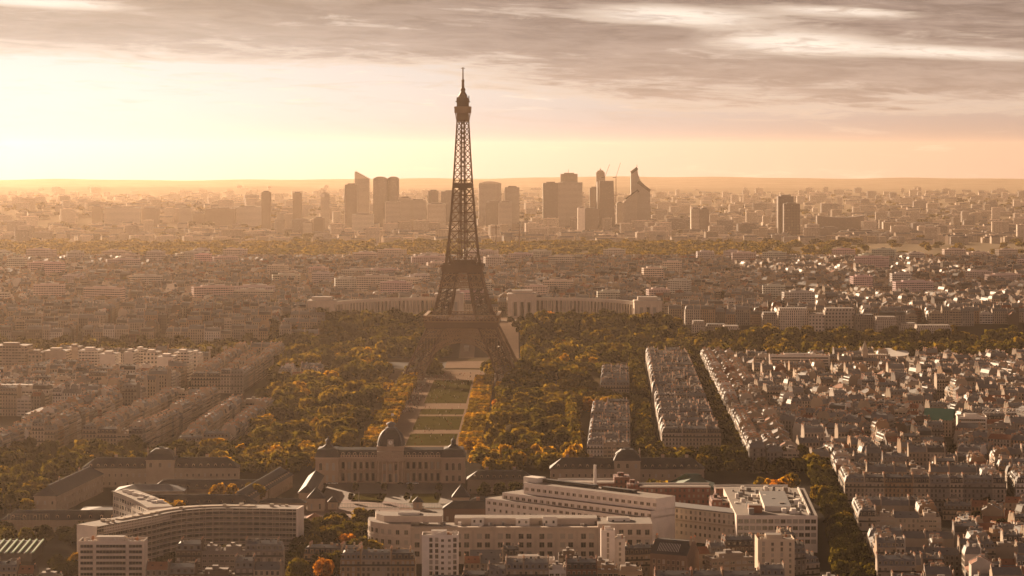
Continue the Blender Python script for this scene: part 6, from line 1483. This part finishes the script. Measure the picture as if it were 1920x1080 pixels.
for i, (x0, x1, y, lab) in enumerate(((568, 584, 418, 'small slab with bright windows under the left skyline'), (588, 607, 409, 'brown slab right of the small bright windowed slab'), (660, 700, 402, 'wide low podium under the slanted tower'), (778, 812, 430, 'pale podium block beneath the pale tower'), (1012, 1058, 432, 'pale flat shed roof block under the widest slab tower'), (960, 1010, 420, 'low brown block between the twin faced and widest towers'), (1335, 1360, 432, 'pale low block right of the lone mid height tower'), (1240, 1292, 425, 'row of brown low blocks left of the lone tower'), (1656, 1674, 416, 'left of two short brown blocks on the right plain'), (1675, 1690, 418, 'right of two short brown blocks on the right plain'), (1725, 1750, 420, 'brown slab alone on the right plain'), (1392, 1455, 432, 'long low brown block left of the tallest dark tower'), (1502, 1528, 430, 'grey low block right of the tallest dark tower'), (172, 190, 388, 'pale slab on the left ridge, narrow'), (195, 262, 389, 'long pale block on the left ridge'), (263, 297, 391, 'darker block at the end of the left ridge'), (336, 359, 390, 'square pale block alone beyond the left ridge'), (384, 440, 391, 'long block right of the square pale block'), (438, 489, 388, 'pale ribbed block before the lone slim towers'), (360, 384, 400, 'low block left of the long pale ridge block'))):
    sky_tower(x0, x1, y, lab, 7300+i*37, 30, (md, dk, lt, (.3, .24, .19))[i % 4], mat=('tower_glass', 'wall')[i % 2])
def crane(px, py, tilt, lab):
    Y = 7950; T = thing('tower_crane', lab, 'crane', (P(px, 0, Y), Y, 0), 0, 'construction cranes on the skyline'); zb = ZT(338, Y); b = MB(); b.bar((0, 0, zb-70), (0, 0, zb+12), 1.8); part('mast', b, M['iron'], T); q = MB(); q.bar((0, 0, zb+10), (tilt, 0, ZT(py, Y)), 1.1); q.bar((0, 0, zb+10), (-10, 0, zb+8), 2.2); part('jib', q, M['iron'], T)
crane(1134, 308, 15, 'crane with a short raised jib above the tower under construction'); crane(1155, 305, 14, 'crane with the longest steep jib, right of the other crane')
for px, lab in ((930, 'thin mast left of the pair rising from the far wood'), (974, 'thin mast right of the pair rising from the far wood')):
    b = MB(); b.lathe([(1.6, 0), (1.0, 62)], 0, 0, 6); b.bar((-9, 0, 55), (9, 0, 55), 1.2); tag(part('pylon', b, M['iron'], None, None, (P(px, 0, 6000), 6000, 10)), lab, 'pylon')
for px, lab in ((393, 'floodlight mast left of two near the riverside slabs'), (421, 'floodlight mast right of two near the riverside slabs')):
    b = MB(); b.lathe([(.6, 0), (.35, 34)], 0, 0, 8); b.box(-2.6, 2.6, -.3, .3, 33, 35.4, bot=True); tag(part('floodlight_mast', b, M['stone'], None, None, (P(px, 0, 2700), 2700, 0)), lab, 'floodlight')
# ------------------------------------------------------------------ cars and people
def car_parts():
    b = MB(); pf = [(-2.1, .35), (-2.15, .75), (-1.3, .92), (-.75, 1.42), (.75, 1.45), (1.45, .95), (2.1, .85), (2.15, .4)]
    for s in (-1, 1): b.face([(x, s*.85, z) for x, z in (pf if s < 0 else pf[::-1])])
    for (xa, za), (xb, zb) in zip(pf, pf[1:]): b.face([(xa, -.85, za), (xa, .85, za), (xb, .85, zb), (xb, -.85, zb)])
    g = MB(); g.face([(-1.25, -.87, .95), (1.35, -.87, .97), (.7, -.87, 1.38), (-.72, -.87, 1.36)]); g.face([(-1.25, .87, .95), (-.72, .87, 1.36), (.7, .87, 1.38), (1.35, .87, .97)])
    g.face([(-1.32, -.7, .96), (-1.32, .7, .96), (-.79, .7, 1.42), (-.79, -.7, 1.42)]); g.face([(1.5, .7, .97), (1.5, -.7, .97), (.79, -.7, 1.45), (.79, .7, 1.45)])
    w = MB(); n = 12; ring = [(.33*math.cos(2*math.pi*k/n), .33+.33*math.sin(2*math.pi*k/n)) for k in range(n)]; w.face([(x, -.12, z) for x, z in ring]); w.face([(x, .12, z) for x, z in ring[::-1]])
    for k in range(n): w.face([(ring[k][0], -.12, ring[k][1]), (ring[(k+1) % n][0], -.12, ring[(k+1) % n][1]), (ring[(k+1) % n][0], .12, ring[(k+1) % n][1]), (ring[k][0], .12, ring[k][1])])
    return b.mesh('body', [M['object_plain']]), g.mesh('window', [M['glass']]), w.mesh('wheel', [M['ironwork']])
CB, CG, CW = car_parts()
def car(x, y, rz, col, label, group):
    T = thing('parked_car', label, 'car', (x, y, .15), rz, group); put('body', CB, T, (0, 0, 0), 0, col); put('window', CG, T)
    for a in (-1.3, 1.3):
        for s in (-.8, .8): put('wheel', CW, T, (a, s, 0))
cr = random.Random(8); CC = {'white': (.7, .68, .64), 'black': (.02, .02, .02), 'silver': (.38, .37, .36), 'red': (.3, .03, .025)}
for i, (x, c, w) in enumerate(((-131, 'silver', 'first from the left before the school front'), (-127, 'white', 'second from the left before the school front'), (-96, 'black', 'left of the school entrance steps'), (-80, 'black', 'right of the school entrance steps'), (-73.5, 'white', 'left one of the light pair by the right school wing'), (-69, 'white', 'right one of the light pair by the right school wing'))): car(x, 1851, 0, CC[c], f'{c} car parked {w}', 'cars before the school')
for i in range(9):
    c = ('white', 'silver', 'black', 'white', 'silver', 'white', 'black', 'white', 'silver')[i]; y = 1478+7*i
    car(-100+.18*i+(i % 2)*4, y, R(92), CC[c], f'{c} car in the tree shaded street beside the ministry, {ORD[i]} to the ministry end', 'cars parked by the ministry')
for i in range(7):
    c = ('white', 'black', 'silver', 'white', 'red', 'black', 'white')[i]; car(-208+11*i, 1712+(i % 2)*4, R(4), CC[c], f'{c} car on the forecourt road by the barracks, {ORD[i]} to the barracks gable', 'cars on the forecourt road')
b = MB(); pr_ = random.Random(3)
for _ in range(620):
    t = pr_.random()
    if t < .45: x, y = pr_.uniform(-104, -88), pr_.uniform(2360, 2660)
    elif t < .8: x, y = pr_.uniform(-120, 10), pr_.uniform(2640, 2790)
    else: x, y = pr_.uniform(-85, -46), pr_.uniform(2100, 2640)
    h = pr_.uniform(1.55, 1.85); m = pr_.choice((0, 0, 1, 1, 2)); b.lathe([(.16, 0), (.2, .8), (.27, 1.2), (.24, 1.38), (.08, 1.5)], x, y, 5, m); b.lathe([(.08, h-.3), (.12, h-.18), (.06, h)], x, y, 5, 3)
o = part('crowd', b, [M['white'], plain('dark_cloth', (.04, .035, .04), .9, .2), plain('coloured_cloth', (.28, .08, .05), .9, .3), plain('skin', (.35, .2, .14), .7, .1)], None); tag(o, 'crowd of tiny strollers on the gravel walks and lawn below the iron tower', 'crowd'); kind(o, 'stuff')
# ------------------------------------------------------------------ haze: one even body of warm air round everything
def build_haze():
    m, t = new_mat('warm_haze')
    o = t.n('ShaderNodeOutputMaterial'); v = t.n('ShaderNodeVolumePrincipled')
    v.inputs['Color'].default_value = (*HAZE_COL, 1); v.inputs['Density'].default_value = HAZE_D
    v.inputs['Anisotropy'].default_value = HAZE_G; v.inputs['Density Attribute'].default_value = ''
    t.l(v.outputs[0], o.inputs['Volume'])
    b = MB(); b.box(-9500, 9500, -3000, 26500, -90, 352, bot=True)
    kind(part('haze', b, m, None), 'stuff')
build_haze()
